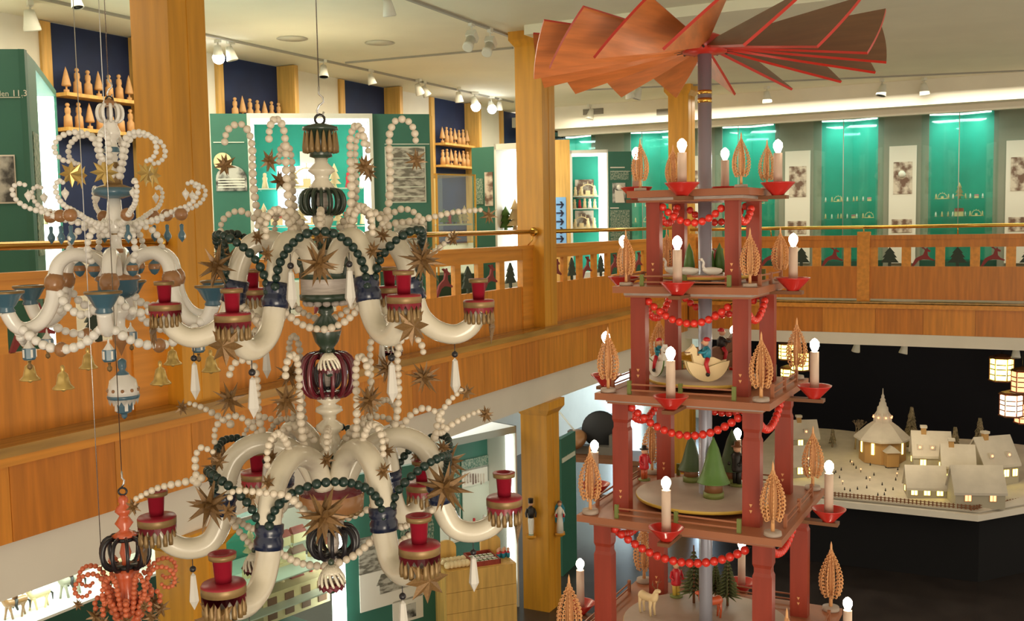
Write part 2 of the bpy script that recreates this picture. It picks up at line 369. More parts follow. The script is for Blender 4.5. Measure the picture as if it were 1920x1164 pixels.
def bayb(x0, x1, label, n, k0=0):
    t = thing('railing', (x0, YB, 3.18), label, 'railing', 'railing bays of the gallery'); L = x1-x0; z = lambda a: a-3.18
    MB().box(0, .15, .03, L, .19, z(3.665)).obj('lower_panel', 'fascia2', t)
    MB().box(0, .145, z(3.93), L, .20, z(4.04)).box(0, .13, z(4.04), L, .21, z(4.10)).obj('top_board', 'fascia2', t)
    MB().box(-.085, .118, 0, .085, .225, z(4.15)).obj('post', 'rail', t)
    x = (L-n*.435)/2
    for i in range(n+1):
        a = x+i*.435; e0 = .085 if i == 0 else a-.06; e1 = L-.085 if i == n else a+.06
        MB().box(e0, .15, z(3.665), e1, .19, z(3.93)).obj('mullion', 'rail', t)
        if i < n: cut('tree' if (i+k0) % 2 == 0 else 'deer', t, 'x', (a+.2175, .16, z(3.667)), 0)
    MB().tube([(0, .12, z(4.215)), (L+.092, .12, z(4.215))], .024, 12).obj('handrail', 'brass', t)
    for xx in (.0, L/2): MB().tube([(xx, .17, z(4.1)), (xx, .12, z(4.2))], .008, 6).obj('bracket', 'brass', t)
bayb(-4.80, -2.38, 'railing bay of the back gallery directly behind the candle pyramid', 5, 1)
bayb(-2.29, .14, 'railing bay of the back gallery at the right, below the teal glass cases', 5, 0)
bayb(.24, 2.7, 'railing bay of the back gallery continuing past the right picture edge', 5, 1)

# ---- blue niches in the left wall with shelves of turned figures
def figure_mesh(kind):
    m = MB()
    if kind == 'tree': m.lathe([(.0, .40), (.022, .32), (.042, .22), (.058, .13), (.056, .11), (.012, .105), (.012, .06), (.034, .055), (.036, .0)], 12)
    else: m.lathe([(.0, .375), (.02, .368), (.03, .345), (.02, .32), (.014, .312), (.034, .296), (.038, .24), (.03, .215), (.032, .19), (.05, .17), (.056, .0)], 12)
    return m.mesh('turned_figure', 'pinefig')
FIG = {k: figure_mesh(k) for k in ('tree', 'man')}
NY = [7.1, 9.5, 11.9, 14.28, 16.65]
def niche(i, y0, shelves, label):
    t = thing('wall_niche', (WX, y0, GZ), label, 'niche', 'navy wall niches'); w_ = 1.0; h = CZ-GZ
    MB().box(.0, .0, .9, .02, w_-.02, h-.01).obj('back_panel', 'blue', t)
    MB().box(.0, -.115, .9, .035, .0, h-.01).obj('side_board', 'pine', t)
    MB().box(.0, w_-.02, .9, .30, w_+.06, h-.01).obj('side_board', 'pine', t)
    for z in shelves: MB().box(.02, .0, z-GZ-.035, .22, w_-.02, z-GZ).obj('shelf', 'pine', t)
    return t
words = ['first', 'second', 'third', 'fourth', 'fifth']
nich = ['navy wall niche with pine frame left of the thick column, two figure shelves', 'navy wall niche right of the thick column, figures above the green board', 'empty navy wall niche with pine frame above the wide lit showcase', 'narrow navy wall niche left of the tall column, with two figure shelves', 'navy wall niche partly hidden behind the tall wooden column']
seqs = ['TMMTMMT', 'MMTMTMM']
for i, y0 in enumerate(NY):
    sh = {0: (5.70, 5.36), 1: (5.66, 5.3), 2: (), 3: (5.67, 5.32), 4: ()}[i]
    niche(i, y0, sh, nich[i])
    for si, z in enumerate(sh):
        sq = ['TMMTMMT', 'MMTMTMM'] if i != 1 else ['MTMMTMM', 'TMMTMTM']
        n = 7; where = ['leftmost', 'second from left', 'third from left', 'middle', 'third from right', 'second from right', 'rightmost']
        for k, c in enumerate(sq[si]):
            o = link('turned_figure', FIG['tree' if c == 'T' else 'man'], None, (WX+.12, y0+.08+k*.132, z), (0, 0, k*.7), (.78, .78, .66+.05*((k*3) % 4)/3))
            tag(o, '%s bare wood turned %s on the %s shelf of the %s navy niche' % (where[k], 'tree' if c == 'T' else 'doll', ('upper', 'lower')[si], words[i]), 'figurine', 'turned figures in the navy niches')
# ================================================================== GALLERY CABINETS
class Plane:
    def __init__(s, P0, P1):
        s.o = V((P0[0], P0[1], 0)); s.d = (V((P1[0], P1[1], 0))-s.o); s.L = s.d.length; s.d.normalize(); s.n = V((-s.d.y, s.d.x, 0)); s.rz = atan2(s.d.y, s.d.x)
    def at(s, px, py, off=0.):
        d = ray(px, py); o = s.o+s.n*off; t = o.dot(s.n)/d.dot(s.n); P = _p(d, t); return (P-s.o).dot(s.d), P.z
def cabinet_root(P0, P1, z0, name, label, cat='cabinet', group=None):
    pl = Plane(P0, P1); t = thing(name, (P0[0], P0[1], z0), label, cat, group, pl.rz); pl.t = t; pl.z0 = z0; return pl
def rect(pl, px0, py0, px1, py1, off=0.):
    a, z1 = pl.at(px0, py0, off); b, _ = pl.at(px1, py0, off); _, z0 = pl.at((px0+px1)/2, py1, off); return a, b, z0-pl.z0, z1-pl.z0
def pr(pl, name, m, px0, py0, px1, py1, y=-.012, th=.01, parent=None):
    a, b, z0, z1 = rect(pl, px0, py0, px1, py1); return MB().box(a, y, z0, b, y+th, z1).obj(name, m, parent or pl.t)
def small(kind):
    if kind+'_s' in ME_T: return ME_T[kind+'_s']
    m = MB()
    if kind == 'cone_tree': m.lathe([(0, .16), (.035, .1), (.02, .1), (.045, .06), (.025, .06), (.055, .02), (.012, .02), (.012, 0)], 10); mm = 'tgreen'
    elif kind == 'pale_tree': m.lathe([(0, .2), (.03, .13), (.018, .13), (.045, .07), (.02, .07), (.055, .03), (.012, .03), (.02, 0)], 10); mm = 'tan'
    elif kind == 'doll': m.lathe([(0, .13), (.014, .125), (.016, .105), (.012, .098), (.022, .085), (.018, .06), (.03, 0)], 10); mm = 'tan'
    elif kind == 'red_doll': m.lathe([(0, .12), (.014, .115), (.016, .1), (.012, .09), (.022, .08), (.018, .05), (.028, 0)], 10); mm = 'tred'
    elif kind == 'white_doll': m.lathe([(0, .12), (.014, .115), (.016, .1), (.012, .09), (.022, .08), (.018, .05), (.028, 0)], 10); mm = 'white'
    elif kind == 'house': m.box(-.05, -.03, 0, .05, .03, .06).hexa([(-.055, -.035, .06), (.055, -.035, .06), (.055, .035, .06), (-.055, .035, .06), (-.05, -.003, .1), (.05, -.003, .1), (.05, .003, .1), (-.05, .003, .1)], 1); mm = ['tan', 'pred']
    elif kind == 'arch':     # candle arch
        m.tube([(.11*cos(pi*i/14), 0, .13*sin(pi*i/14)+.02) for i in range(15)], .007, 6).box(-.12, -.02, 0, .12, .02, .02)
        for i in range(5): a = pi*(i+1)/6; m.tube([(.11*cos(a), 0, .13*sin(a)+.02), (.11*cos(a), 0, .13*sin(a)+.055)], .004, 6)
        m.box(-.03, -.01, .02, .03, .01, .07); mm = 'tan'
    ME_T[kind+'_s'] = m.mesh('toy', mm); return ME_T[kind+'_s']
NAMES = dict(cone_tree=('toy_tree', 'green turned toy tree', 'toy tree'), pale_tree=('toy_tree', 'pale ringed toy tree', 'toy tree'), doll=('turned_doll', 'pale wooden doll', 'doll'), red_doll=('turned_doll', 'red painted doll', 'doll'), white_doll=('turned_doll', 'white painted doll', 'doll'), house=('toy_house', 'toy house', 'toy house'), arch=('candle_arch', 'candle arch', 'candle arch'))
ORD = ['first', 'second', 'third', 'fourth', 'fifth', 'sixth', 'seventh', 'eighth', 'ninth', 'tenth', 'eleventh', 'twelfth']
def row(pl, where, items, px0, px1, py, depth=.16, sc=1., group='small toys in the showcases'):
    n = len(items); cnt = {}
    x0, z = pl.at(px0, py, depth); x1, _ = pl.at(px1, py, depth)
    for i, k in enumerate(items):
        x = x0+(x1-x0)*(i+.5)/n; P = pl.o+pl.d*x+pl.n*depth
        nm, lb, cat = NAMES[k]; o = link(nm, small(k), None, (P.x, P.y, z), (0, 0, pl.rz), sc*(1+.12*((i*5) % 4)/3))
        tag(o, '%s, %s from left %s' % (lb, ORD[i], where), cat, group)
    return z

# --- cabinet at the far left edge with the number 11.3
za = 5.6; A0, A1, A2, A3 = atZ(-130, 92, za), atZ(45, 92, za), atZ(66, 116, za), atZ(105, 170, za)
p = cabinet_root(A0, A1, GZ, 'display_board', 'tall dark green board at the left picture edge headed 11.3', 'display board'); h = za-GZ
MB().box(0, 0, 0, p.L, .05, h).obj('board', 'green', p.t)
pr(p, 'photo', 'bw', -60, 294, 26, 379); pr(p, 'photo_border', 'paper', -63, 291, 28, 382, -.008, .006)
pr(p, 'rule_line', 'ivoryp', -60, 182.2, 43, 183.6, -.006, .005)
def text(body, pl, px, py, size, mname, y=-.008, align='LEFT', name='lettering'):
    c = bpy.data.curves.new(name, 'FONT'); c.body = body; c.size = size; c.extrude = .001; c.align_x = align; c.resolution_u = 2; c.materials.append(M[mname])
    x, z = pl.at(px, py); tmp = bpy.data.objects.new('tmp', c); COL.objects.link(tmp); bpy.context.view_layer.update(); me = bpy.data.meshes.new_from_object(tmp.evaluated_get(bpy.context.evaluated_depsgraph_get())); bpy.data.objects.remove(tmp); o = bpy.data.objects.new(name, me); COL.objects.link(o); o.parent = pl.t; o.location = (x, y, z-pl.z0); o.rotation_euler = (pi/2, 0, 0); KIDS.setdefault(pl.t.name, []).append(o); return o
text('11.3', p, 23, 180.5, .062, 'paper'); text('Läden', p, 18, 180.5, .055, 'ivoryp', align='RIGHT')
p = cabinet_root(A1, A2, GZ, 'display_board', 'narrow dark green side board beside the lit corner vitrine', 'display board')
MB().box(0, 0, 0, p.L, .04, h).obj('board', 'green', p.t)
MB().box(p.L*.35, -.006, h-1.45, p.L*.85, -.001, h-.55).obj('text_block', 'text', p.t)
MB().box(p.L*.5, -.007, h-2.0, p.L*.95, -.001, h-1.6).obj('poster', 'sepia', p.t)
p = cabinet_root(A2, A3, GZ, 'glass_vitrine', 'lit glass corner vitrine between green board and first navy niche', 'vitrine')
L = p.L
MB().box(0, 0, .0, L, .3, .1).box(0, 0, h-.06, L, .3, h).box(L-.02, 0, 0, L, .3, h).obj('frame', 'green', p.t)
MB().box(.02, .28, .1, L-.02, .3, h-.06).box(L-.05, .02, .1, L-.022, .28, h-.06).obj('light_panel', 'tube', p.t)
MB().box(0, 0, .1, L, .012, h-.06).obj('glass_pane', 'glass', p.t)
for zz in (.7, 1.3): MB().box(.01, .02, zz, L-.02, .27, zz+.01).obj('glass_shelf', 'glass', p.t)
row(p, 'on the upper shelf of the corner vitrine', ['red_doll', 'doll', 'red_doll'], 72, 96, 420, .12, .9)

# --- wide cabinet with lit showcase
H = 11.0; B0, B1 = atH(393, 207, H), atH(805, 215, H); zb = 5.50; h = zb-GZ
Lf = Plane(B0, B1)
def seg(pl, px): return pl.at(px, 300)[0]
xL, xR = seg(Lf, 466), seg(Lf, 700)
P = lambda x: Lf.o+Lf.d*x
p = cabinet_root(B0, P(xL), GZ, 'display_board', 'green display board with round sign, right of the thick column', 'display board')
MB().box(0, 0, 0, xL, .06, h).obj('board', 'green', p.t)
pr(p, 'rule_line', 'ivoryp', 400, 266, 458, 267.6, -.008, .006)
a, b, z0, z1 = rect(p, 404, 310, 462, 358); n = 12
MB().plate([(a, -.004, z0), (b, -.004, z0)]+[((a+b)/2+(b-a)/2*cos(pi*i/n), -.004, z1-(b-a)/2*.9+(b-a)/2*.9*sin(pi*i/n)) for i in range(n+1)], (0, -1, 0), .008, 0).obj('arched_print', 'bw', p.t)
a, b, z0, z1 = rect(p, 400, 284, 434, 322)
MB().plate([((a+b)/2+(b-a)/2*cos(2*pi*i/24), -.012, (z0+z1)/2+(b-a)/2*sin(2*pi*i/24)) for i in range(24)], (0, -1, 0), .01).obj('round_sign', 'tan', p.t)
for k in range(4): pr(p, 'text_line', 'paper', 409, 335+5*k, 459, 337+5*k, -.018, .005)
p = cabinet_root(P(xL), P(xR), GZ, 'showcase', 'wide white framed lit showcase behind the large chandelier', 'showcase'); L = p.L; D = .55
MB().box(0, -.04, h-.05, L, D, h+.0).box(0, 0, 0, L, D, .62).box(0, -.04, .62, .035, D, h-.05).box(L-.035, -.04, .62, L, D, h-.05).obj('frame', 'whitem', p.t)
MB().box(.035, D-.03, .62, L-.035, D, h-.05).obj('back_panel', 'greenl', p.t)
MB().box(.04, .02, h-.10, L-.05, .07, h-.055).obj('light_tube', 'tube', p.t)
MB().box(L-.10, .02, .7, L-.04, .16, h-.11).obj('light_tube', 'tube', p.t); MB().box(.037, .02, .7, .06, .10, h-.11).obj('light_tube', 'tube', p.t)
for py in (354, 424):
    zz = p.at(580, py, .3)[1]-GZ; MB().box(.07, .06, zz-.012, L-.11, D-.04, zz).obj('glass_shelf', 'glass', p.t)
    MB().box(.07, .055, zz-.012, L-.11, .062, zz).obj('shelf_edge', 'ivoryp', p.t)
a, b, z0, z1 = rect(p, 562, 284, 605, 352, .45); MB().box(a, .44, z0, b, .46, z1).obj('sheet', 'paper', p.t)
a, b, z0, z1 = rect(p, 519, 312, 592, 422, .42); MB().box(a, .42, z0, b, .44, z1).obj('lit_box', 'window', p.t)
m = MB()
for k in range(1, 4): m.box(a+(b-a)*k/4-.004, .41, z0, a+(b-a)*k/4+.004, .42, z1)
for k in range(1, 4): zz = z0+(z1-z0)*k/4; m.box(a, .41, zz-.003, b, .42, zz+.003)
m.obj('lattice', 'seam', p.t)
row(p, 'on the upper shelf of the wide showcase', ['doll', 'white_doll', 'pale_tree', 'arch', 'doll', 'pale_tree', 'red_doll', 'white_doll'], 484, 692, 353, .28, 1.25)
row(p, 'on the middle shelf of the wide showcase', ['pale_tree', 'house', 'doll', 'pale_tree', 'arch', 'red_doll', 'pale_tree', 'house', 'doll'], 484, 692, 423, .28, 1.2)
p = cabinet_root(P(xR), B1, GZ, 'display_board', 'green display board with grey engraving right of the wide showcase', 'display board')
MB().box(0, 0, 0, p.L, .06, h).obj('board', 'green', p.t); MB().box(p.L, .0, 0, p.L+.03, .3, h-.02).obj('edge_post', 'pine', p.t)
pr(p, 'rule_line', 'ivoryp', 721, 269.5, 805, 271, -.008, .006)
pr(p, 'print_border', 'ivoryp', 721, 275, 797, 380, -.008, .006); pr(p, 'engraving', 'engrave', 723, 277, 795, 378)
pr(p, 'engraving', 'engrave', 738, 411, 800, 470)
for k in range(5): pr(p, 'print_line', 'ivoryp', 723, 296+18*k, 795, 297.2+18*k, -.016, .005)

# --- glass vitrine and boards left of the tall column
C0, C1 = atH(818, 325, 13.2), atH(890, 326, 13.6)
p = cabinet_root(C0, C1, GZ, 'glass_vitrine', 'square glass vitrine with toys below the fourth navy niche', 'vitrine'); L = p.L; h = p.at(820, 325)[1]-GZ
MB().box(0, 0, 0, L, .7, .55).obj('base', 'greend', p.t)
MB().box(0, 0, .55, L, .012, h).box(0, .69, .55, L, .7, h).obj('glass_pane', 'glass', p.t)
MB().box(0, 0, h-.02, L, .7, h).box(-.01, -.01, .55, .01, .01, h).box(L-.01, -.01, .55, L+.01, .01, h).obj('edge_trim', 'brass', p.t)
z = row(p, 'in the square glass vitrine', ['cone_tree', 'red_doll', 'cone_tree', 'doll', 'pale_tree'], 828, 876, 420, .3, 1.25)
MB().box(.02, .05, z-GZ-.02, L-.02, .65, z-GZ).obj('shelf', 'ivoryp', p.t)
C0, C1 = atH(884, 278, 14.6), atH(926, 274, 14.4)
p = cabinet_root(C0, C1, GZ, 'display_board', 'green display board with text and pale poster left of the tall column', 'display board'); h = p.at(905, 276)[1]-GZ
MB().box(0, 0, 0, p.L, .05, h).obj('board', 'green', p.t)
pr(p, 'text_block', 'text', 891, 335, 906, 383); pr(p, 'poster', 'sepia', 909, 323, 924, 386)
C2 = atH(985, 266, 14.2)
p = cabinet_root(C1, C2, GZ, 'showcase', 'brightly lit white showcase with small green tree beside the tall column', 'showcase'); L = p.L; h = p.at(928, 270)[1]-GZ
MB().box(0, 0, h-.08, L, .5, h).box(0, 0, 0, .03, .5, h).box(0, 0, 0, L, .5, .4).obj('frame', 'whitem', p.t)
MB().box(.03, .46, .4, L, .5, h-.08).obj('light_panel', 'tube', p.t)
row(p, 'in the bright showcase beside the tall column', ['cone_tree', 'pale_tree'], 940, 975, 433, .2, 2.2)

# --- cabinets right of the tall column
D0, D1 = atH(1030, 262, 15.6), atH(1068, 263, 15.6)
p = cabinet_root(D0, D1, GZ, 'pine_board', 'pale pine board with blue picture right of the tall column', 'display board'); h = p.at(1050, 262)[1]-GZ
MB().box(0, 0, 0, p.L, .06, h).obj('board', 'pine', p.t)
pr(p, 'blue_print', 'lblue', 1030, 370, 1061, 456)
m = MB()
for k in range(5):
    a, b, z0, z1 = rect(p, 1043, 383+16*k, 1057, 384+16*k); m.box(a, -.02, z0-.008, b, -.012, z1+.008); m.plate([(b-.06, -.014, z0-.05), (b-.03, -.014, z0-.05), (b, -.014, z0), (b-.03, -.014, z0)], (0, -1, 0), .006); m.plate([(b-.06, -.014, z0+.05), (b-.03, -.014, z0), (b, -.014, z0), (b-.03, -.014, z0+.05)], (0, -1, 0), .006)
m.obj('drawn_twig', 'navy', p.t)
D2 = atH(1140, 282, 15.6); D3 = atH(1184, 283, 15.7)
p = cabinet_root(D1, D2, GZ, 'showcase', 'white framed lit showcase with golden toys right of the pine board', 'showcase'); L = p.L; h = p.at(1100, 281)[1]-GZ; D = .45
MB().box(0, 0, h-.05, L, D, h).box(0, 0, 0, L, D, .45).box(0, 0, .45, .03, D, h).box(L-.02, 0, .45, L, D, h).obj('frame', 'whitem', p.t)
MB().box(.03, D-.03, .45, L-.02, D, h-.05).obj('back_panel', 'greenl', p.t)
a = p.at(1122, 300)[0]; MB().box(a, .05, .45, L-.02, .2, h-.05).obj('light_tube', 'tube', p.t)
MB().box(.03, .05, h-.09, a, .1, h-.05).obj('light_tube', 'tube', p.t)
for y0, y1 in ((337, 372), (395, 430)): a_, b_, z0, z1 = rect(p, 1078, y0, 1113, y1, .4); MB().box(a_, .39, z0, b_, .41, z1).obj('print', 'sepia', p.t)
for k, (py, it) in enumerate(((368, ['doll', 'doll', 'arch', 'doll']), (391, ['doll', 'red_doll', 'doll', 'white_doll', 'doll']), (428, ['doll', 'arch', 'doll', 'doll']))):
    z = row(p, 'on the %s shelf of the golden toy showcase' % ['top', 'middle', 'bottom'][k], it, 1073, 1120, py, .22, 1.1); MB().box(.04, .08, z-GZ-.012, a, .4, z-GZ).obj('glass_shelf', 'ivoryp', p.t)
p = cabinet_root(D2, D3, GZ, 'display_board', 'dark green text board with portrait left of the candle pyramid', 'display board'); h = p.at(1160, 284)[1]-GZ
MB().box(0, 0, 0, p.L, .05, h).obj('board', 'green', p.t)
pr(p, 'text_block', 'text', 1144, 320, 1178, 337); pr(p, 'portrait', 'bw', 1148, 343, 1172, 380); pr(p, 'text_block', 'text', 1144, 394, 1180, 450); pr(p, 'heading', 'paper', 1144, 313, 1171, 315); pr(p, 'heading', 'paper', 1144, 389, 1160, 391)
pr(p, 'rule_line', 'ivoryp', 1144, 321, 1181, 321.7, -.02, .005)
m = MB(); a, b, z0, z1 = rect(p, 1153, 345, 1167, 380)
m.ball(((a+b)/2+.01, -.013, z1-.05), .045, 10, 6); m.plate([(a, -.014, z0), (b+.03, -.014, z0), (b, -.014, z0+.2), ((a+b)/2+.06, -.014, z1-.1), ((a+b)/2-.03, -.014, z1-.1), (a-.01, -.014, z0+.2)], (0, -1, 0), .004).obj('printed_sitter', 'paper', p.t)

# --- back gallery: diamond glass cases set in the grey wall
CASE = {}
for i, xl in enumerate([-8.69, -6.98, -5.27, -3.56, -1.85, -.14]):
    w_ = 1.16; ztop = 6.04; near = (xl+.62, YW-.70); zb_ = GZ
    lab = ['teal lit glass case farthest left on the back gallery', 'teal lit glass case behind the text board and left candles', 'teal lit glass case behind the grey fan pole', 'teal lit glass case with gold and silver miniatures, left of the framed portrait', 'teal lit glass case with a white miniature pyramid, at the right', 'teal lit glass case beyond the right picture edge'][i]
    t = thing('glass_case', (xl, YW, zb_), lab, 'glass case', 'teal glass cases of the back gallery'); h = ztop-zb_
    L0 = (0, 0); N = (.62, -.72); R_ = (w_, 0.02); Bk = (.60, .30)
    def wallp(a, b, nm, m, th=.03, z0=0., z1=h, side=1):
        a = V((*a, 0)); b = V((*b, 0)); d = (b-a).normalized(); n = V((-d.y, d.x, 0))*side
        MB().hexa([a+V((0, 0, z0)), b+V((0, 0, z0)), b+n*th+V((0, 0, z0)), a+n*th+V((0, 0, z0)), a+V((0, 0, z1)), b+V((0, 0, z1)), b+n*th+V((0, 0, z1)), a+n*th+V((0, 0, z1))]).obj(nm, m, t)
    wallp(L0, Bk, 'back_panel', 'greenl'); wallp(Bk, R_, 'back_panel', 'greenl')
    wallp(L0, N, 'glass_pane', 'glass', .008, .5, h-.03); wallp(N, R_, 'glass_pane', 'glass', .008, .5, h-.03)
    f = lambda q, s: (Bk[0]+(q[0]-Bk[0])*s, Bk[1]+(q[1]-Bk[1])*s)
    m = MB(); zt = h
    o4 = [(-.04, 0), (N[0], N[1]-.07), (R_[0]+.05, 0), (Bk[0], Bk[1])]
    m.plate([(*q, h) for q in o4], (0, 0, 1), .05); m.obj('top_frame', 'pine' if 0 else 'brownframe', t)
    m = MB().plate([(*q, h-.035) for q in [(.06, .02), (N[0], N[1]+.06), (R_[0]-.08, .03), (Bk[0], Bk[1]-.03)]], (0, 0, 1), .02); m.obj('light_panel', 'casepanel', t)
    m = MB().tube([(.12, .06, h-.05), (Bk[0], Bk[1]-.05, h-.05), (R_[0]-.14, .06, h-.05)], .014, 6); m.obj('light_tube', 'tube', t)
    MB().plate([(0, 0, 0), (N[0], N[1], 0), (R_[0], R_[1], 0), (Bk[0], Bk[1], 0)], (0, 0, 1), .5).obj('base', 'greend', t)
    tops = [4.62, 4.34]
    for z in tops: MB().plate([(.06, 0, z-zb_), (N[0], N[1]+.08, z-zb_), (R_[0]-.06, 0, z-zb_), (Bk[0], Bk[1]-.05, z-zb_)], (0, 0, 1), .008).obj('glass_shelf', 'glass', t)
    MB().tube([(N[0], N[1], .5), (N[0], N[1], h-.03)], .006, 6).obj('glass_edge', 'seam', t)
    al = bpy.data.lights.new('case_light', 'AREA'); al.energy = 9; al.size = .5; al.color = (.8, 1, .93); ao = bpy.data.objects.new('case_light', al); COL.objects.link(ao); ao.location = (xl+.6, YW-.15, ztop-.08)
    n = 9 if i >= 3 else 4
    for zi, z in enumerate(tops):
        for k in range(n):
            kind = ['doll', 'white_doll', 'house', 'white_doll', 'doll', 'arch', 'doll', 'white_doll', 'doll'][(k+zi*3+i) % 9]
            x = .22+.75*(k+.5)/n; y = -.25+.1*((k*7) % 3)
            if i == 4 and zi == 0 and k == 4: kind = 'pale_tree'
            nm, lb, cat = NAMES[kind]; o = link(nm, small(kind), None, (xl+x, YW+y, z+.009), (0, 0, 0), .62 if i != 4 or k != 4 else 1.3)
            tag(o, 'miniature %s, %s from left, %s shelf of %s' % (lb, ORD[k], ['upper', 'lower'][zi], ['the leftmost teal case', 'the second teal case', 'the third teal case', 'the case left of the portrait', 'the right teal case', 'the last teal case'][i]), cat, 'miniatures in the teal cases')
M_ = [(-7.45, 'leftmost'), (-5.73, 'second'), (-4.02, 'third'), (-2.33, 'fourth'), (-.60, 'rightmost')]
for i, (x, wd) in enumerate(M_):
    t = thing('picture_panel', (x, YW-.035, 3.6), '%s pale picture panel with brown photographs on the grey back gallery wall' % wd, 'picture panel', 'picture panels between the teal cases')
    MB().box(0, 0, 0, .42, .03, 1.91).obj('panel', 'paper', t); MB().box(.07, -.008, 1.13, .36, 0, 1.65).obj('photograph', 'sepia', t); MB().box(.05, -.008, .50, .36, 0, .72).obj('photograph', 'sepia', t)
    MB().ball((.2, -.002, 1.45), .06, 10, 6).obj('printed_head', 'paper', t) if i in (0, 1, 3) else None
    MB().box(x-.18, YW+.0, GZ, x+.60, YW+.03, 6.1).obj('trim_%d' % (20+i), 'grey')['kind'] = 'structure'
# ================================================================== CHANDELIERS
def star_mesh(kind, seed=3):
    key = 'star_'+kind
    if key in ME_T: return ME_T[key]
    m = MB(); rnd = random.Random(seed); dirs = []
    if kind == 'spiky':       # many long square pyramids leaving one centre
        for z, n, ph in ((0, 8, 0.), (.62, 6, .3), (-.62, 6, .1), (.97, 1, 0), (-.97, 1, 0)):
            for k in range(n):
                a = 2*pi*k/n+ph; r = sqrt(1-z*z); dirs.append((V((r*cos(a), r*sin(a), z)), 1. if z == 0 else .8))
        rt = Matrix.Rotation(pi/2, 3, 'X'); dirs = [(rt @ d, l) for d, l in dirs]; wd = .135
    elif kind == 'small':
        for z, n, ph in ((0, 7, 0.), (.66, 4, .3), (-.66, 4, .1)):
            for k in range(n):
                a = 2*pi*k/n+ph; r = sqrt(1-z*z); dirs.append((V((r*cos(a), r*sin(a), z)), 1. if z == 0 else .85))
        rt = Matrix.Rotation(pi/2, 3, 'X'); dirs = [(rt @ d, l) for d, l in dirs]; wd = .21
    if dirs:
        for d, l in dirs:
            u = d.orthogonal().normalized(); w2 = d.cross(u); b = d*.16; tip = d*l*(.9+.2*rnd.random())
            q = [b+u*wd, b+w2*wd, b-u*wd, b-w2*wd]
            m.add(q+[tip, V((0, 0, 0))], [(0, 1, 4), (1, 2, 4), (2, 3, 4), (3, 0, 4), (1, 0, 5), (2, 1, 5), (3, 2, 5), (0, 3, 5)])
    else:                     # flat faceted star, ridge on every ray; kind = 'facet8' / 'facet6'
        n = int(kind[5:]); pts = []
        for k in range(2*n):
            a = pi*k/n+pi/2; r = 1. if k % 2 == 0 else .52; pts.append(V((r*cos(a), 0, r*sin(a))))
        f = V((0, -.24, 0)); b = V((0, .12, 0)); N = 2*n
        m.add(pts+[f, b], [((i+1) % N, i, N) for i in range(N)]+[(i, (i+1) % N, N+1) for i in range(N)])
    ME_T[key] = m.mesh('star', 'star'); return ME_T[key]
def bead_mesh(mname, ov=1.):
    key = 'bead_'+mname+str(ov)
    if key not in ME_T: ME_T[key] = MB().ball((0, 0, 0), 1, 12, 8, 0, ov).mesh('bead', mname)
    return ME_T[key]
class Hang:
    """frame of a hanging thing: local x = camera right, y = away; helpers turn measured sizes into metres at its depth"""
    def __init__(s, name, px, py_top, dep, py_base, label, cat, group=None):
        s.P = at(px, py_top, dep); s.dep = dep; s.u = dep/FPX
        base = V((s.P.x, s.P.y, 0)); s.xy = base; s.Rz = YAW
        s.zb = s.z_abs(py_base); s.t = thing(name, (base.x, base.y, s.zb), label, cat, group, YAW)
    def z_abs(s, py):      # height of the point of the vertical axis that is seen at this picture row
        lo, hi = 0., 8.
        for _ in range(40):
            mid = (lo+hi)/2; P = V((s.xy.x, s.xy.y, mid-EYE)); y = 582-FPX*P.dot(_U)/P.dot(_F)
            if y > py: lo = mid
            else: hi = mid
        return (lo+hi)/2
    def z(s, py): return s.z_abs(py)-s.zb
    def prof(s, pr): return [(r*s.u, s.z(y)) for r, y in pr]
    def loc(s, px, py, k=1.):    # point seen at px,py; k = nearness relative to the axis
        P = at(px, py, s.dep/k); d = P-V((s.xy.x, s.xy.y, s.zb)); return V((d.dot(RH), d.dot(FH), d.z))
class Strings:
    def __init__(s, t, limit=290): s.t = t; s.n = {}; s.limit = limit; s.rest = {}; s.thread = None
    def put(s, path, r0, mname, name='bead_string', r1=None, ov=1., single=True, rf=None):
        path = smooth_path(path, 6); d0 = r0*2*.93*ov
        pts = []; last = path[0]; pts = [last]; L = sum((path[i+1]-path[i]).length for i in range(len(path)-1)); trav = 0
        rad = lambda f: (rf(f) if rf else r0+(r1-r0)*f) if (r1 or rf) else r0
        for q in path[1:]:
            while True:
                st = 2*rad(min(1, trav/L))*.95
                if (q-last).length < st: break
                last = last+(q-last).normalized()*st; trav += st; pts.append(last)
        n = len(pts); used = s.n.get(mname, 0)
        if single and used+n <= s.limit:
            th = MB().tube(pts, r0*.16, 5).obj(name, 'iron', s.t)
            me = bead_mesh(mname)
            for i, q in enumerate(pts):
                f = i/max(1, n-1); link('bead', me, th, q, (0, 0, 0), rad(f)*(1+.07*sin(i*2.3+n)))
            s.n[mname] = used+n
        else:
            m = s.rest.setdefault(mname, MB())
            for i, q in enumerate(pts): m.ball(q, rad(i/max(1, n-1))*(1+.07*sin(i*2.3+n)), 10, 6)
        return pts
    def finish(s):
        for k, m in s.rest.items(): tag(m.obj('bead_strings', k, s.t), kind='stuff')
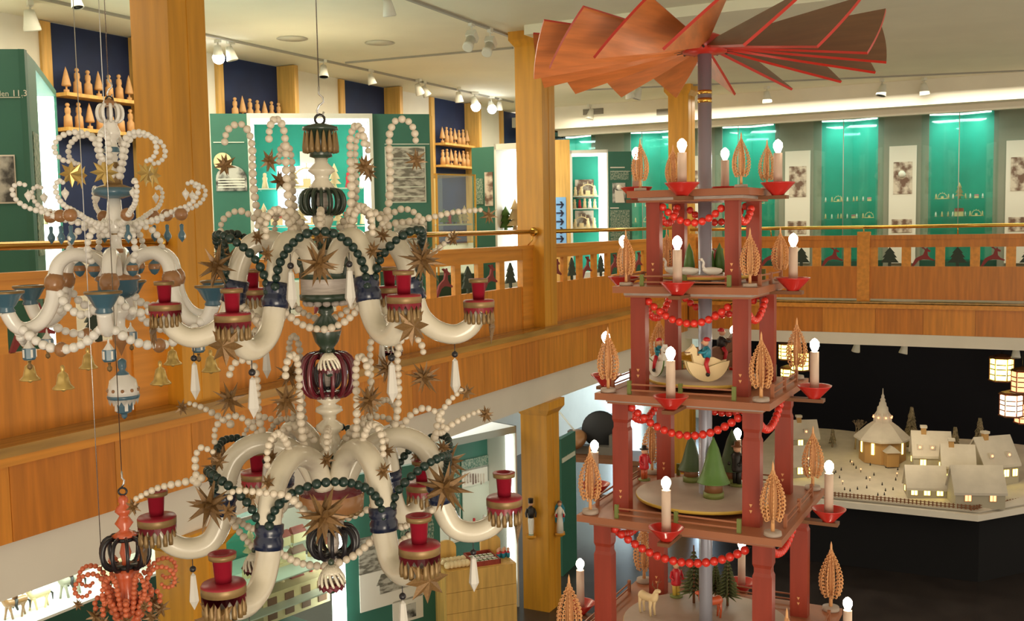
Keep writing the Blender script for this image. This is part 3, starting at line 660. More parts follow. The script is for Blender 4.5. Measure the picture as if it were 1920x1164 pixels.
def cage(H, name, mname, ytop, ybot, R, r0, n, bw, core=None, t=None, flat=1.):
    zt, zb = H.z(ytop), H.z(ybot); u = H.u; t = t or H.t
    base = MB().lathe([(r0*u, zt-.1*(zt-zb)), (r0*u*1.05, zt), (r0*.7*u, zt+.004)], 20).obj(name, mname, t); MB().lathe([(r0*.9*u, zb-.003), (r0*u, zb), (r0*u, zb+.08*(zt-zb))], 20).obj('lower_ring', mname, base)
    if core: MB().lathe([(core*.6*u, zb), (core*u, zb*.6+zt*.4), (core*.8*u, zt)], 16).obj('cage_core', 'lgrey', t)
    pts = []
    for i in range(11):
        a = -pi/2+pi*i/10; c = cos(a)**.75 if cos(a) > 1e-6 else 0; pts.append(((r0+(R-r0)*c)*u, 0, (zt+zb)/2+(zt-zb)/2*sin(a)))
    me = MB().tube(pts, bw*u, 6, flat=flat).mesh('rib', mname)
    for k in range(n): link('rib', me, base, (0, 0, 0), (0, 0, 2*pi*k/n+.13))
    return base
def crystal_mesh():
    if 'crystal' not in ME_T:
        ME_T['crystal'] = MB().lathe([(0, -1), (.135, -.74), (.07, -.08), (.0, 0)], 6, smooth=False).mesh('crystal', 'crystal')
        ME_T['cball'] = MB().ball((0, 0, .09), .085, 12, 8).tube([(0, 0, .1), (0, 0, .38)], .012, 5).mesh('black_ball', 'ebony')
    return ME_T['crystal'], ME_T['cball']
def crystal(parent, q, L, rz=0.):
    a, b = crystal_mesh(); c = link('crystal_drop', a, parent, q, (0, 0, rz), L); link('black_ball', b, c); return c
def striped_bell(H, t, q, r):
    key = 'sbell'
    if key not in ME_T:
        n = 14; m = MB()
        for k in range(n):          # slanting ribs of a pierced dome
            pts = []
            for i in range(9):
                f = i/8; a = 2*pi*k/n+f*.55; z = 1.25-1.45*f; rr = sin(min(1, .18+f*.9)*pi/2); pts.append((rr*cos(a), rr*sin(a), z))
            m.tube(pts, .12, 5)
        m.lathe([(.80, .72), (.74, .90), (.55, 1.12), (.28, 1.30), (0, 1.38)], 20)
        ME_T[key] = m.mesh('pierced_dome', 'cream')
        h = MB(); N = 24; vs = []; fs = []
        for i in range(N):
            a = 2*pi*i/N; vs += [(1.05*cos(a), 1.05*sin(a), -.15), (1.0*cos(a), 1.0*sin(a), -.40 if i % 2 else -.62)]
        for i in range(N): j = (i+1) % N; fs.append((2*i, 2*i+1, 2*j+1, 2*j)); fs.append((2*i, 2*j, 2*j+1, 2*i+1))
        h.add(vs, fs); h.lathe([(1.06, -.22), (1.1, -.12), (1.0, -.05)], 20); ME_T['shem'] = h.mesh('zigzag_hem', 'maroon')
        ME_T['sball'] = MB().ball((0, 0, 1.55), .27, 12, 8).ball((0, 0, -.5), .45, 12, 8).mesh('dark_ball', 'dgreen')
    o = link('striped_bell', ME_T[key], t, q, (0, 0, 0), r); link('zigzag_hem', ME_T['shem'], o); link('dark_ball', ME_T['sball'], o); return o
def holder(t, q, s):
    """crimson candle cup on its gilt edged drip dish with zigzag skirt and tassels; q = foot of the dish"""
    if 'cup' not in ME_T:
        ME_T['cup'] = MB().lathe([(.0, .03), (.018, .03), (.022, .085), (.030, .086), (.031, .098), (.019, .099), (.017, .07), (0, .07)][1:], 24, mis=[0, 0, 1, 0, 0, 2, 2, 2]).mesh('candle_cup', ['redc', 'gold', 'maroon'])
        ME_T['dish'] = MB().lathe([(.015, .0), (.040, .004), (.050, .008), (.050, .026), (.047, .031), (.018, .033)], 28, mis=[0, 0, 1, 0, 0]).mesh('drip_dish', ['redc', 'gold'])
        m = MB(); N = 36; vs = []; fs = []
        for i in range(N): a = 2*pi*i/N; vs += [(.049*cos(a), .049*sin(a), .009), (.049*cos(a), .049*sin(a), -.012 if i % 2 else .002)]
        for i in range(N): j = (i+1) % N; fs.append((2*i, 2*i+1, 2*j+1, 2*j)); fs.append((2*i, 2*j, 2*j+1, 2*i+1))
        ME_T['skirt'] = m.add(vs, fs).mesh('zigzag_skirt', 'redc')
        ME_T['tassel'] = MB().lathe([(.0, -.045), (.006, -.043), (.0065, -.03), (.003, -.004), (.0, .002)], 8).mesh('tassel', 'gold')
    o = link('candle_holder', ME_T['dish'], t, q, (0, 0, 0), s); link('candle_cup', ME_T['cup'], o); link('zigzag_skirt', ME_T['skirt'], o)
    for k in range(16): a = 2*pi*k/16; link('tassel', ME_T['tassel'], o, (.043*cos(a), .043*sin(a), .0))
    return o
def hook(H, t, ytop, s=1.):
    z = H.z(ytop); k = H.u*s
    MB().tube([(0, 0, z+58*k), (0, 0, z+44*k), (7*k, 0, z+38*k), (8*k, 0, z+30*k), (0, 0, z+24*k), (-5*k, 0, z+14*k), (-2*k, 0, z+6*k), (5*k, 0, z+4*k), (8*k, 0, z+12*k)], 2.*k, 6).obj('hook', 'steel', t)
    MB().tube([(9*k*cos(a*pi/6), 0, z-2*k+9*k*sin(a*pi/6)) for a in range(12)], 2.6*k, 6, closed=True, caps=False).obj('ring', 'iron', t)
def wire(name, x, y, z0, z1, label, r=.0016):
    o = MB().tube([(0, 0, 0), (0, 0, z1-z0)], r, 5).obj(name, 'steel', None, (x, y, z0)); tag(o, label, 'wire'); return o

# ------------------------------------------------------------------ large two-tier chandelier
H = Hang('bead_chandelier', 600, 238, 3.0, 1112, 'large two tier turned chandelier with ivory arms, crimson candle cups and gold stars', 'chandelier', None)
t = H.t; u = H.u; Z = H.z; ST = Strings(t)
hook(H, t, 222)
wire('hanging_wire', H.xy.x, H.xy.y, H.zb+Z(222)+58*u, CZ, 'thin steel wire holding the large two tier chandelier')
L_ = lambda nm, mname, pr_, **k: MB().lathe(H.prof(pr_), 28, **k).obj(nm, mname, t)
crown = L_('crown', 'dgreen', [(12, 232), (32, 238), (33, 244), (22, 247), (20, 285), (21, 294), (12, 297)])
tm = MB().lathe([(.0, -.062), (.0075, -.059), (.0085, -.045), (.0035, -.006), (0, .004)], 8).mesh('crown_tassel', 'gold')
for k in range(16): a = 2*pi*k/16; link('crown_tassel', tm, crown, (29*u*cos(a), 29*u*sin(a), Z(247)))
L_('turned_neck', 'cream', [(12, 296), (12, 305), (24, 317), (25, 321), (14, 329), (13, 336), (23, 350), (24, 357), (10, 358)])
cage(H, 'green_cage', 'dgreen', 357, 400, 40, 22, 16, 3.4, core=11, flat=1.6)
L_('turned_cup', 'cream', [(20, 400), (19, 415), (12, 431)])
L_('turned_collar', 'dgreen', [(12, 431), (16, 440), (17, 452), (11, 458), (14, 470)])
L_('hub_drum', ['dgreen', 'lgrey'], [(14, 468), (30, 478), (46, 490), (48, 497), (47, 520), (45, 522), (45, 550), (48, 552), (47, 561), (30, 568), (14, 574)], mis=[1, 0, 0, 0, 0, 1, 0, 0, 0, 0, 0])
m = MB()
for k in range(14): a = 2*pi*k/14; m.ball((44*u*cos(a), 44*u*sin(a), Z(490)), 9*u, 8, 5, 0, 1.3); m.ball((36*u*cos(a), 36*u*sin(a), Z(567)), 8*u, 8, 5, 1, .8)
m.obj('scallop_ring', ['dgreen', 'lgrey'], t)
L_('turned_vase', ['dgreen', 'brown'], [(13, 573), (15, 585), (10, 590), (26, 608), (28, 617), (28, 620), (22, 640), (13, 652), (16, 660)], mis=[0, 0, 0, 0, 1, 0, 0, 0])
cage(H, 'maroon_cage', 'maroon', 664, 740, 50, 24, 14, 3.8, core=None, flat=1.7)
cage(H, 'inner_cage', 'ebony', 678, 728, 24, 8, 10, 2.2, core=9)
L_('turned_column', 'cream', [(23, 740), (22, 750), (12, 757), (24, 763), (26, 770), (14, 777), (12, 786), (25, 796), (26, 803), (16, 812), (20, 822), (20, 830), (12, 842), (24, 848), (14, 852)])
L_('turned_collar', 'dgreen', [(14, 850), (27, 856), (26, 864), (14, 874), (18, 884), (14, 895), (22, 905)])
L_('lower_drum', ['brown', 'maroon'], [(20, 900), (50, 912), (62, 922), (60, 952), (50, 958), (26, 966), (18, 975)], mis=[1, 1, 0, 0, 1, 0])
m = MB()
for k in range(18): a = 2*pi*k/18; m.ball((52*u*cos(a), 52*u*sin(a), Z(957)), 7*u, 8, 5, 0, .9)
m.obj('scallop_ring', 'gold', t)
L_('turned_collar', 'lgrey', [(18, 972), (22, 985), (14, 995)])
cage(H, 'black_cage', 'ebony', 988, 1040, 46, 20, 12, 3.6, core=12, flat=1.7)
L_('turned_finial', 'lgrey', [(20, 1040), (22, 1050), (10, 1064), (5, 1074), (0, 1078)])
striped_bell(H, t, H.loc(617, 688, 1.17), 20*u*.86); striped_bell(H, t, H.loc(622, 1090, 1.15), 25*u*.86)
striped_bell(H, t, H.loc(478, 1062, 1.1), 20*u*.95); striped_bell(H, t, H.loc(483, 632, .9), 16*u); striped_bell(H, t, H.loc(734, 655, .9), 22*u)

PU = [(38, 507), (50, 478), (78, 456), (110, 449), (138, 462), (157, 498), (166, 545), (180, 592), (208, 620), (245, 630), (275, 617), (293, 588)]
PL = [(26, 905), (52, 855), (92, 830), (135, 824), (175, 846), (196, 888), (202, 932), (208, 966), (228, 1000), (262, 1012), (297, 1003), (322, 976)]
def arms(P, targets, ci, rad, hs):
    r_end = P[-1][0]*u; z_end = Z(P[-1][1]); out = []
    for j, (tx, ty, k) in enumerate(targets):
        e = H.loc(tx, ty, k); re = math.hypot(e.x, e.y); c, s_ = e.x/re, e.y/re; sc = re/r_end; dz = e.z-z_end; pts = []
        for r, y in P: r_ = r*u; f = r_/r_end; pts.append(V((r_*sc*c, r_*sc*s_, Z(y)+dz*f*f)))
        path = smooth_path(pts, 5)
        n = len(path); rr = [rad*(1.0+.12*sin(pi*i/(n-1))) for i in range(n)]
        arm = MB().tube(path, rr, 14).obj('arm', 'cream', t)
        ci_ = pts[ci]; d = (pts[ci+1]-pts[ci-1]).normalized(); q = d.to_track_quat('Z', 'Y').to_euler()
        col = MB().lathe([(rad*1.02, -.036), (rad*1.28, -.034), (rad*1.3, -.012), (rad*1.18, -.006), (rad*1.18, .0), (rad*1.32, .008), (rad*1.3, .03), (rad*1.02, .034)], 20).mesh('collar', 'navy')
        link('collar', col, arm, ci_, q)
        holder(t, pts[-1]+V((0, 0, .006)), hs*(1+.0*j))
        nx = V((c, s_, 0)); st = pts[-1]+nx*(rad*.8+.012)-V((0, 0, .045))
        link('facet_star', star_mesh('facet8'), t, st, (0, 0, atan2(s_, c)+pi/2), .058*hs)
        crystal(t, pts[-3]-V((0, 0, rad+.042)), .112, j)
        out.append((pts, (c, s_)))
    return out
UA = arms(PU, [(898, 584, 1.0), (758, 577, 1.13), (437, 612, 1.16), (310, 590, 1.02), (475, 560, .9), (731, 556, .9)], 6, 18.5*u*.95, .92)
LA = arms(PL, [(946, 955, 1.0), (787, 1047, 1.17), (420, 1122, 1.24), (295, 992, 1.04), (483, 905, .88), (792, 925, .9)], 6, 21*u*.9, 1.08)
# bead work
def ring(i, lst): return lst[i % 6]
def cane(az, base_y, top_y, r_b, sc=1., end=1.):
    hgt = Z(top_y)-Z(base_y); o = []
    for r, f in ((r_b, 0), (r_b+10, .14), (r_b+18, .32), (r_b+21, .58), (r_b+20, .80), (r_b+25, .93), (r_b+38, 1.), (r_b+56, .985), (r_b+67, .91), (r_b+70, .80)): o.append(V((r*u*cos(az), -r*u*sin(az), Z(base_y)+hgt*f)))
    return o
AZU = [atan2(-s_, c) for _, (c, s_) in UA]; AZL = [atan2(-s_, c) for _, (c, s_) in LA]
def hang_star(q, kind, r, rz=0., wire_l=.03):
    link('star', star_mesh(kind), t, (q[0], q[1], q[2]), (.25, .2, rz), r)
for j in (1, 2, 0, 3, 4, 5):
    c = cane(AZU[j], 442, [226, 248, 236, 232, 262, 243][j], [107, 92, 96, 104, 88, 96][j]); ST.put(c, 8.2*u, 'bead', 'bead_cane', r1=6.4*u); hang_star(c[-1]-V((0, 0, 33*u)), 'small', 24*u, j)
for j in (1, 2, 0, 3, 4, 5):
    c = cane(AZL[j], 838, [632, 655, 648, 668, 640, 632][j], [112, 100, 96, 110, 92, 96][j]); ST.put(c, 7.6*u, 'bead', 'bead_cane', r1=6.4*u); hang_star(c[-1]-V((0, 0, 38*u)), 'spiky', 38*u, j*1.3)
for A, rise, sag, sy in ((UA, .155, .085, 0), (LA, .135, .10, 0)):
    for j in range(6):
        a, b = A[j][0][6], A[(j+1) % 6][0][6]; mid = (a+b)/2; o = V((mid.x, mid.y, 0)).normalized()
        pts = [a+(b-a)*f+V((0, 0, rise*(1-(2*f-1)**2)**.52+.012))+o*(.022+.075*sin(pi*f)) for f in [0, .03, .1, .2, .35, .5, .65, .8, .9, .97, 1]]
        ST.put(pts, 8.*u, 'gbead', 'green_bead_arc')
        top = pts[5]; hang_star(top+o*.012-V((0, 0, .085)), 'spiky', (46 if A is UA else 56)*u, j*.9, .06)
        sw = [a+(b-a)*f-o*.055*sin(pi*f)*1+V((0, 0, -.02-sag*(1-(2*f-1)**2))) for f in [0, .15, .3, .5, .7, .85, 1]]
        ST.put(sw, 7*u, 'bead', 'bead_swag', single=j in (1,))
        # little curl with a small star over every arm
        ap = A[j][0][3]; c, s_ = A[j][1]; nx = V((c, s_, 0))
        cu = [ap+V((0, 0, .03)), ap+nx*.03+V((0, 0, .07)), ap+nx*.075+V((0, 0, .085)), ap+nx*.115+V((0, 0, .055)), ap+nx*.12+V((0, 0, .0))]
        ST.put(cu, 7.2*u, 'bead', 'bead_curl', single=False, r1=5.6*u); hang_star(cu[-1]-V((0, 0, .035)), 'small', 19*u, j)
        # small inner curl between the arms
        ip = V((mid.x, mid.y, 0)).normalized()*75*u; zz = Z(420 if A is UA else 812); cu = [V((ip.x*.5, ip.y*.5, zz-.01)), V((ip.x*.9, ip.y*.9, zz+.035)), V((ip.x*1.5, ip.y*1.5, zz+.03)), V((ip.x*1.75, ip.y*1.75, zz-.005))]
        ST.put(cu, 7.4*u, 'bead', 'bead_curl', single=False, r1=6*u)
        hang_star(cu[-1]-V((0, 0, .03)), 'small', 18*u, j)
# far reaching bead branches, ending in a small star
for k, pl_ in enumerate([[(690, 440, 1), (735, 420, 1), (790, 412, 1), (850, 398, 1), (910, 393, 1)], [(770, 492, .95), (800, 480, .95), (828, 462, .95), (846, 440, .95)],
            [(432, 795, 1), (405, 778, 1), (375, 762, 1), (347, 754, 1)], [(818, 812, 1), (822, 785, 1), (842, 752, 1), (870, 728, 1)], [(815, 820, 1.0), (845, 797, 1), (880, 778, 1), (905, 768, 1)],
            [(378, 896, 1.1), (340, 905, 1.1), (295, 915, 1.1), (255, 935, 1.1)], [(520, 790, .9), (490, 782, .9), (465, 800, .9), (452, 830, .9)], [(370, 905, 1.1), (366, 860, 1.1), (378, 838, 1.1), (405, 850, 1.1)],
            [(700, 825, .9), (740, 800, .9), (770, 815, .9), (778, 838, .9)], [(578, 965, 1.15), (540, 930, 1.17), (505, 925, 1.18), (440, 920, 1.2), (430, 940, 1.2)]]):
    pts = [H.loc(*q) for q in pl_]; ST.put(pts, 7.6*u, 'bead', 'bead_branch', r1=5.*u, single=False); hang_star(pts[-1]+(pts[-1]-pts[-2]).normalized()*.01-V((0, 0, .018)), 'small', 19*u, k)
for q in ((545, 505, 1.12), (655, 502, 1.12), (497, 870, 1.0), (690, 860, 1.)): crystal(t, H.loc(*q), .105)
ST.finish()

# ------------------------------------------------------------------ blue and white chandelier
H = Hang('blue_white_chandelier', 203, 150, 3.82, 782, 'blue and white turned chandelier with white bead loops and gold bells, at left', 'chandelier', None)
t = H.t; u = H.u; Z = H.z; ST = Strings(t, 280)
hook(H, t, 186, .75)
wire('hanging_wire', H.xy.x, H.xy.y, H.zb+Z(186)+43*u, CZ, 'thin steel wire holding the blue and white chandelier, rightmost of three')
L_('turned_cap', 'brown', [(2, 184), (10, 190), (16, 198), (8, 201)])
cage(H, 'white_cage', 'creamw', 197, 228, 23, 13, 10, 3.2, core=6)
L_('turned_stem', ['creamw', 'sblue', 'gold'], [(14, 226), (12, 234), (17, 246), (16, 254), (9, 262), (9, 272), (13, 276), (14, 286), (9, 290), (10, 304), (12, 308), (10, 316), (12, 330), (16, 350)], mis=[0, 0, 0, 0, 0, 0, 1, 0, 0, 2, 2, 0, 2])
L_('blue_dish', ['sblue', 'gold'], [(14, 345), (34, 352), (38, 358), (34, 366), (16, 372)], mis=[1, 0, 0, 0])
L_('glass_tulip', 'creamw', [(12, 372), (14, 400), (22, 425), (12, 440)])
L_('turned_stem', ['gold', 'creamw', 'brown'], [(13, 432), (14, 440), (10, 446), (10, 460), (13, 466), (12, 474), (8, 480), (10, 512)], mis=[0, 1, 1, 1, 2, 1, 1])
L_('blue_drum', ['brown', 'sblue'], [(8, 508), (40, 517), (41, 524), (36, 527), (36, 545), (26, 556), (10, 562)], mis=[0, 0, 1, 1, 1, 1])
L_('turned_foot', ['creamw', 'brown'], [(10, 560), (20, 578), (21, 586), (10, 596), (9, 612), (16, 622), (14, 640), (8, 648), (0, 668)], mis=[0, 0, 0, 0, 0, 1, 1, 1])
fin = MB().lathe(H.prof([(3, 672), (8, 676), (8, 688), (5, 694), (12, 700), (12, 702), (24, 712), (28, 730), (29, 741)]), 24, mis=[0, 0, 0, 0, 0, 1, 1, 1]).obj('bell_pendant', ['sblue', 'creamw'], t)
MB().lathe(H.prof([(28, 739), (30, 741), (29, 746), (27, 747)]), 24).obj('blue_rim', 'sblue', fin)
m = MB(); N = 16; vs = []; fs = []
for i in range(N*2): a = pi*i/N; rr = 28*u; vs += [(rr*cos(a), rr*sin(a), Z(746)), (rr*.93*cos(a), rr*.93*sin(a), Z(750 if i % 2 else 758))]
for i in range(N*2): j = (i+1) % (N*2); fs += [(2*i, 2*i+1, 2*j+1, 2*j), (2*i, 2*j, 2*j+1, 2*i+1)]
m.add(vs, fs).obj('zigzag_hem', 'creamw', fin)
for k in range(10): a = 2*pi*k/10; MB().ball((28*u*cos(a), 28*u*sin(a), Z(730)), 3.4*u, 8, 6).obj('hole', 'brown', fin)
MB().lathe(H.prof([(16, 748), (17, 760), (14, 772), (6, 776), (5, 782), (0, 786)]), 10, smooth=False).obj('lantern_drop', 'sblue', t)
m = MB()
for k in range(5): a = 2*pi*k/5+.3; m.obox((16.5*u*cos(a), 16.5*u*sin(a), Z(760)), (-sin(a), cos(a), 0), (cos(a), sin(a), 0), (0, 0, 1), 3*u, 1*u, 9*u)
m.obj('white_stripes', 'creamw', t)
STG = star_mesh('facet8').copy(); STG.materials.clear(); STG.materials.append(M['goldb'])
# upper loops with bright gold stars
for j in range(6):
    az = 2*pi*j/6+.35; c, s_ = cos(az), -sin(az)
    pl_ = [(14, 330), (22, 300), (28, 272), (40, 254), (60, 250), (84, 256), (100, 272), (100, 290), (88, 303), (74, 305)]
    pts = [V((r*u*c, r*u*s_, Z(y))) for r, y in pl_]; ST.put(pts, 6.6*u, 'beadw', 'bead_loop', r1=4.6*u, single=True)
    link('gold_star', STG, t, pts[-1]-V((0, 0, 22*u)), (0, 0, -az+pi/2+.4*j), 25*u)
# reaching garlands with tilted tips, brown balls and blue drops
for j in range(8):
    az = 2*pi*j/8+.2; c, s_ = cos(az), -sin(az)
    pl_ = [(20, 418), (50, 420), (85, 412), (120, 398), (150, 388), (168, 372), (172, 355), (160, 345), (146, 350)]
    pts = [V((r*u*c, r*u*s_, Z(y))) for r, y in pl_]; ST.put(pts, 5.6*u, 'beadw', 'bead_garland', r1=5*u, single=j < 4, rf=lambda f: 6.2*u*(1-.3*f))
    link('white_bud', MB().lathe([(0, -.028), (.004, -.02), (.012, -.006), (.013, .002), (.003, .012), (0, .02)], 12).mesh('white_bud', 'creamw'), t, pts[-1]-V((0, 0, .03)))
    rr = 95 if j % 2 else 135
    b = MB().ball((0, 0, 0), 12*u, 14, 10).obj('brown_ball', 'brown', t, (rr*u*c, rr*u*s_, Z(404)))
    d = MB().lathe([(0, -.068), (.004, -.062), (.013, -.05), (.014, -.04), (.006, -.024), (.0075, -.004), (.003, 0)], 14).obj('blue_drop', 'sblue', t, (rr*u*c, rr*u*s_, Z(404)-.035))
    MB().ball((0, 0, 0), .0075, 8, 6, 0, 1.3).obj('white_spot', 'creamw', d, (.0085*c, .0085*s_, -.045))
# arms with blue cups
def arm2(e_r, az, k):
    P = [(24, 520), (34, 492), (58, 478), (86, 476), (108, 492), (116, 524), (122, 560), (140, 590), (166, 603), (186, 596), (200, 570)]
    c, s_ = cos(az), -sin(az); pts = [V((r*u*e_r*c, r*u*e_r*s_, Z(y))) for r, y in P]
    a = MB().tube(smooth_path(pts, 5), 12.5*u, 12).obj('arm', 'creamw', t)
    q = (pts[6]-pts[4]).normalized().to_track_quat('Z', 'Y').to_euler()
    link('brown_collar', MB().lathe([(12.6*u, -.03), (17*u, -.01), (17*u, .01), (12.6*u, .03)], 18).mesh('brown_collar', 'brown'), a, pts[5], q)
    p_ = pts[-1]
    MB().lathe([(13*u, -.004), (15*u, .0), (12*u, .012), (16*u, .02), (26*u, .055), (31*u, .062), (31*u, .07), (22*u, .071), (14*u, .04)], 22, mis=[0, 0, 0, 0, 0, 1, 1, 0, 0]).obj('candle_cup', ['sblue', 'gold'], t, p_)
    g = pts[8]-V((0, 0, 12.5*u+.055))
    lan = MB().lathe([(.0, .052), (.003, .045), (.004, .035), (.020, .012)], 8, smooth=False, mi=1).lathe([(.018, -.03), (.023, -.024), (.023, .012)], 8, mi=0, smooth=False).lathe([(.0, -.066), (.008, -.06), (.009, -.05), (.004, -.043), (.006, -.034)], 10, mi=2).obj('lantern_drop', ['sblue', 'creamw', 'gold'], t, g)
    m = MB()
    for i in range(5): aa = 2*pi*i/5+.5; m.obox((.0228*cos(aa), .0228*sin(aa), -.006), (-sin(aa), cos(aa), 0), (cos(aa), sin(aa), 0), (0, 0, 1), .0035, .001, .014)
    m.obj('white_stripe', 'creamw', lan)
    return pts
A6 = [arm2(1, 2*pi*j/6+.28, 1) for j in range(6)]
def bell(q, s=1.):
    if 'gbell' not in ME_T: ME_T['gbell'] = MB().lathe([(0, .062), (.006, .058), (.008, .046), (.005, .04), (.016, .03), (.02, .012), (.024, -.006), (.036, -.018), (.036, -.022), (.02, -.02)], 18).lathe([(0, -.032), (.008, -.028), (.008, -.02), (0, -.016)], 10).mesh('gold_bell', 'goldb')
    return link('gold_bell', ME_T['gbell'], t, q, (0, 0, 0), s)
for j in range(6):
    a, b = A6[j], A6[(j+1) % 6]; p0, p1 = a[-2], b[-2]; mid = (p0+p1)/2; o = V((mid.x, mid.y, 0)).normalized()
    pts = [p0+(p1-p0)*f+V((0, 0, .01-.09*(1-(2*f-1)**2))) for f in (0, .2, .35, .5, .65, .8, 1)]
    ST.put(pts, 8.4*u, 'beadw', 'bead_swag', single=j in (1, 2, 3))
    MB().ball((0, 0, 0), 12*u, 12, 8, 0, 1.1).obj('brown_ball', 'brown', t, pts[3]-V((0, 0, .0))); bell(pts[3]-V((0, 0, .115)))
    hb = V((o.x*36*u, o.y*36*u, Z(524))); pts = [a[5]+V((0, 0, 0))]+[a[5]+(b[5]-a[5])*f-o*0+V((0, 0, -.03-.085*(1-(2*f-1)**2))) for f in (.2, .5, .8)]+[b[5]]
    ST.put(pts, 8*u, 'beadw', 'bead_swag', single=False)
    az = atan2(-o.y, o.x)
    pts = [V((o.x*r*u, o.y*r*u, Z(y))) for r, y in ((22, 440), (40, 425), (62, 430), (78, 450), (80, 475), (66, 492))]; ST.put(pts, 6.5*u, 'beadw', 'bead_curl', single=False)
    MB().lathe([(.0, -.03), (.011, -.024), (.02, -.008), (.022, 0), (.02, .012), (.009, .024), (0, .03)], 16, mis=[0, 0, 1, 1, 0, 0]).obj('dotted_bauble', ['sblue', 'brown'], t, pts[-1]-V((0, 0, .02)))
ST.finish()

# ------------------------------------------------------------------ red bead chandelier
wx = at(228, 905, 3.5)
H = Hang('red_bead_chandelier', 229, 905, 3.5, 1330, 'orange red turned chandelier with black cage and red bead loops at the lower left', 'chandelier', None)
t = H.t; u = H.u; Z = H.z; ST = Strings(t, 290)
k_ = u
MB().tube([(0, 0, Z(884)), (0, 0, Z(896)), (4*u, 0, Z(900)), (2*u, 0, Z(908)), (-2*u, 0, Z(914))], 2*u, 6).obj('hook', 'steel', t)
MB().tube([(8*u*cos(a*pi/6), 0, Z(921)+7*u*sin(a*pi/6)) for a in range(12)], 2.*u, 6, closed=True, caps=False).obj('ring', 'ebony', t)
wire('hanging_wire', H.xy.x, H.xy.y, H.zb+Z(884), CZ, 'thin steel wire running down to the red bead chandelier, middle of three')
for dx, dy, lb in ((-.085, 0, 'thin steel wire leftmost of three at the left chandeliers'),): wire('hanging_wire', H.xy.x+dx*cos(YAW), H.xy.y+dx*sin(YAW), 1.9, CZ, lb)
L_('turned_stem', 'orange', [(4, 928), (8, 932), (10, 938), (7, 944), (14, 952), (16, 958), (8, 966), (10, 970), (17, 980), (8, 992), (12, 996), (24, 1003), (18, 1006)])
cage(H, 'black_cage', 'ebony', 1006, 1062, 44, 22, 10, 3.4, core=None, flat=1.5)
L_('turned_core', 'orange', [(9, 1006), (7, 1020), (11, 1035), (7, 1050), (9, 1064)])
L_('turned_body', ['orange', 'pred'], [(21, 1064), (20, 1080), (15, 1100), (19, 1120), (20, 1135), (12, 1142), (22, 1150), (24, 1175), (14, 1200), (30, 1240), (18, 1290), (0, 1328)], mis=[0, 0, 0, 1, 1, 0, 0, 0, 0, 0, 0])
for j in range(8):
    az = 2*pi*j/8+.1; c, s_ = cos(az), -sin(az)
    pl_ = [(18, 1150), (30, 1125), (38, 1098), (46, 1075), (62, 1062), (84, 1064), (96, 1080), (92, 1096), (76, 1100), (66, 1090)]
    pts = [V((r*u*c, r*u*s_, Z(y))) for r, y in pl_]; ST.put(pts, 6*u, 'obead', 'bead_loop', r1=4*u, single=True)
    pl_ = [(16, 1165), (26, 1150), (32, 1128), (44, 1112), (56, 1116), (60, 1130), (52, 1140)]; az += pi/8; c, s_ = cos(az), -sin(az)
    ST.put([V((r*u*c, r*u*s_, Z(y))) for r, y in pl_], 7*u, 'obead', 'bead_loop', r1=5*u, single=False)
    link('star', star_mesh('small'), t, (60*u*c, 60*u*s_, Z(1148)), (0, .3, j), 21*u)
    link('star', star_mesh('small'), t, pts[-3]-V((0, 0, .03)), (0, .3, j), 13*u) if j % 2 else None
ST.finish()
# ================================================================== CANDLE PYRAMID
PXc, PYc = -1.621, 5.36
TI = [dict(z=4.475, s=.64, h=.209), dict(z=3.985, s=.76, h=.271), dict(z=3.432, s=.91, h=.345), dict(z=2.796, s=1.063, h=.42), dict(z=2.08, s=1.24, h=.5), dict(z=1.2, s=1.45, h=.6), dict(z=.25, s=1.7, h=0)]
t = thing('candle_pyramid', (PXc, PYc, 0), 'tall red wooden carousel pyramid with fan blades, electric candles and red bead garlands', 'candle pyramid')
HZ = 5.235
MB().lathe([(.036, .2), (.036, HZ-.02)], 20).obj('pole', 'silver', t)
MB().lathe([(.0375, HZ-.30), (.0375, HZ-.275)], 20).lathe([(.0375, HZ-.255), (.0375, HZ-.235)], 20).obj('pole_bands', 'brass', t)
MB().lathe([(.02, HZ-.05), (.115, HZ-.04), (.12, HZ+.03), (.05, HZ+.06), (0, HZ+.07)], 24).obj('fan_hub', 'bladee', t)
NB = 16; th = .014; m = MB(); ti = radians(40)
def bp(r, w_, up):     # point of blade 0 (radial +x, tangent +y high edge)
    c = -.035*(r/.9); return V((r*cos(w_*cos(ti)/r*1.0) if r > .3 else r, w_*cos(ti), c+w_*sin(ti)+up))
outl = [(.10, -.03), (.45, -.105), (.90, -.19)]; outl2 = [(.90, .19), (.45, .10), (.10, .03)]
arc = [(.90, -.19+.38*i/8) for i in range(1, 8)]
n_ = V((0, -sin(ti), cos(ti)))
pts = []
for r, w_ in outl+arc+outl2:
    rr = sqrt(max(.001, r*r-(w_*cos(ti))**2)) if r > .8 else r
    pts.append(V((rr, w_*cos(ti), -.035*(r/.9)+w_*sin(ti))))
q_ = [p_-n_*th/2 for p_ in pts]; N_ = len(q_); q2 = [p_+n_*th for p_ in q_]
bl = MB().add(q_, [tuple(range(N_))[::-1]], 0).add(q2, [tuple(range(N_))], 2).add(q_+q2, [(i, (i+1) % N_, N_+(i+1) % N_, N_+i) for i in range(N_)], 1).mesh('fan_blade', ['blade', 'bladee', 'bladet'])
front = atan2(-FH.y, -FH.x)
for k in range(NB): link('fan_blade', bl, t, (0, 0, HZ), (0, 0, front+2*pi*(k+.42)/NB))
sp = MB().tube([(.06, 0, -.02), (.16, 0, -.03)], .006, 6).mesh('blade_peg', 'iron')
for k in range(NB): link('blade_peg', sp, t, (0, 0, HZ), (0, 0, front+2*pi*(k+.42)/NB))
SIDES = [(0, -1), (1, 0), (0, 1), (-1, 0)]      # front, right, back, left
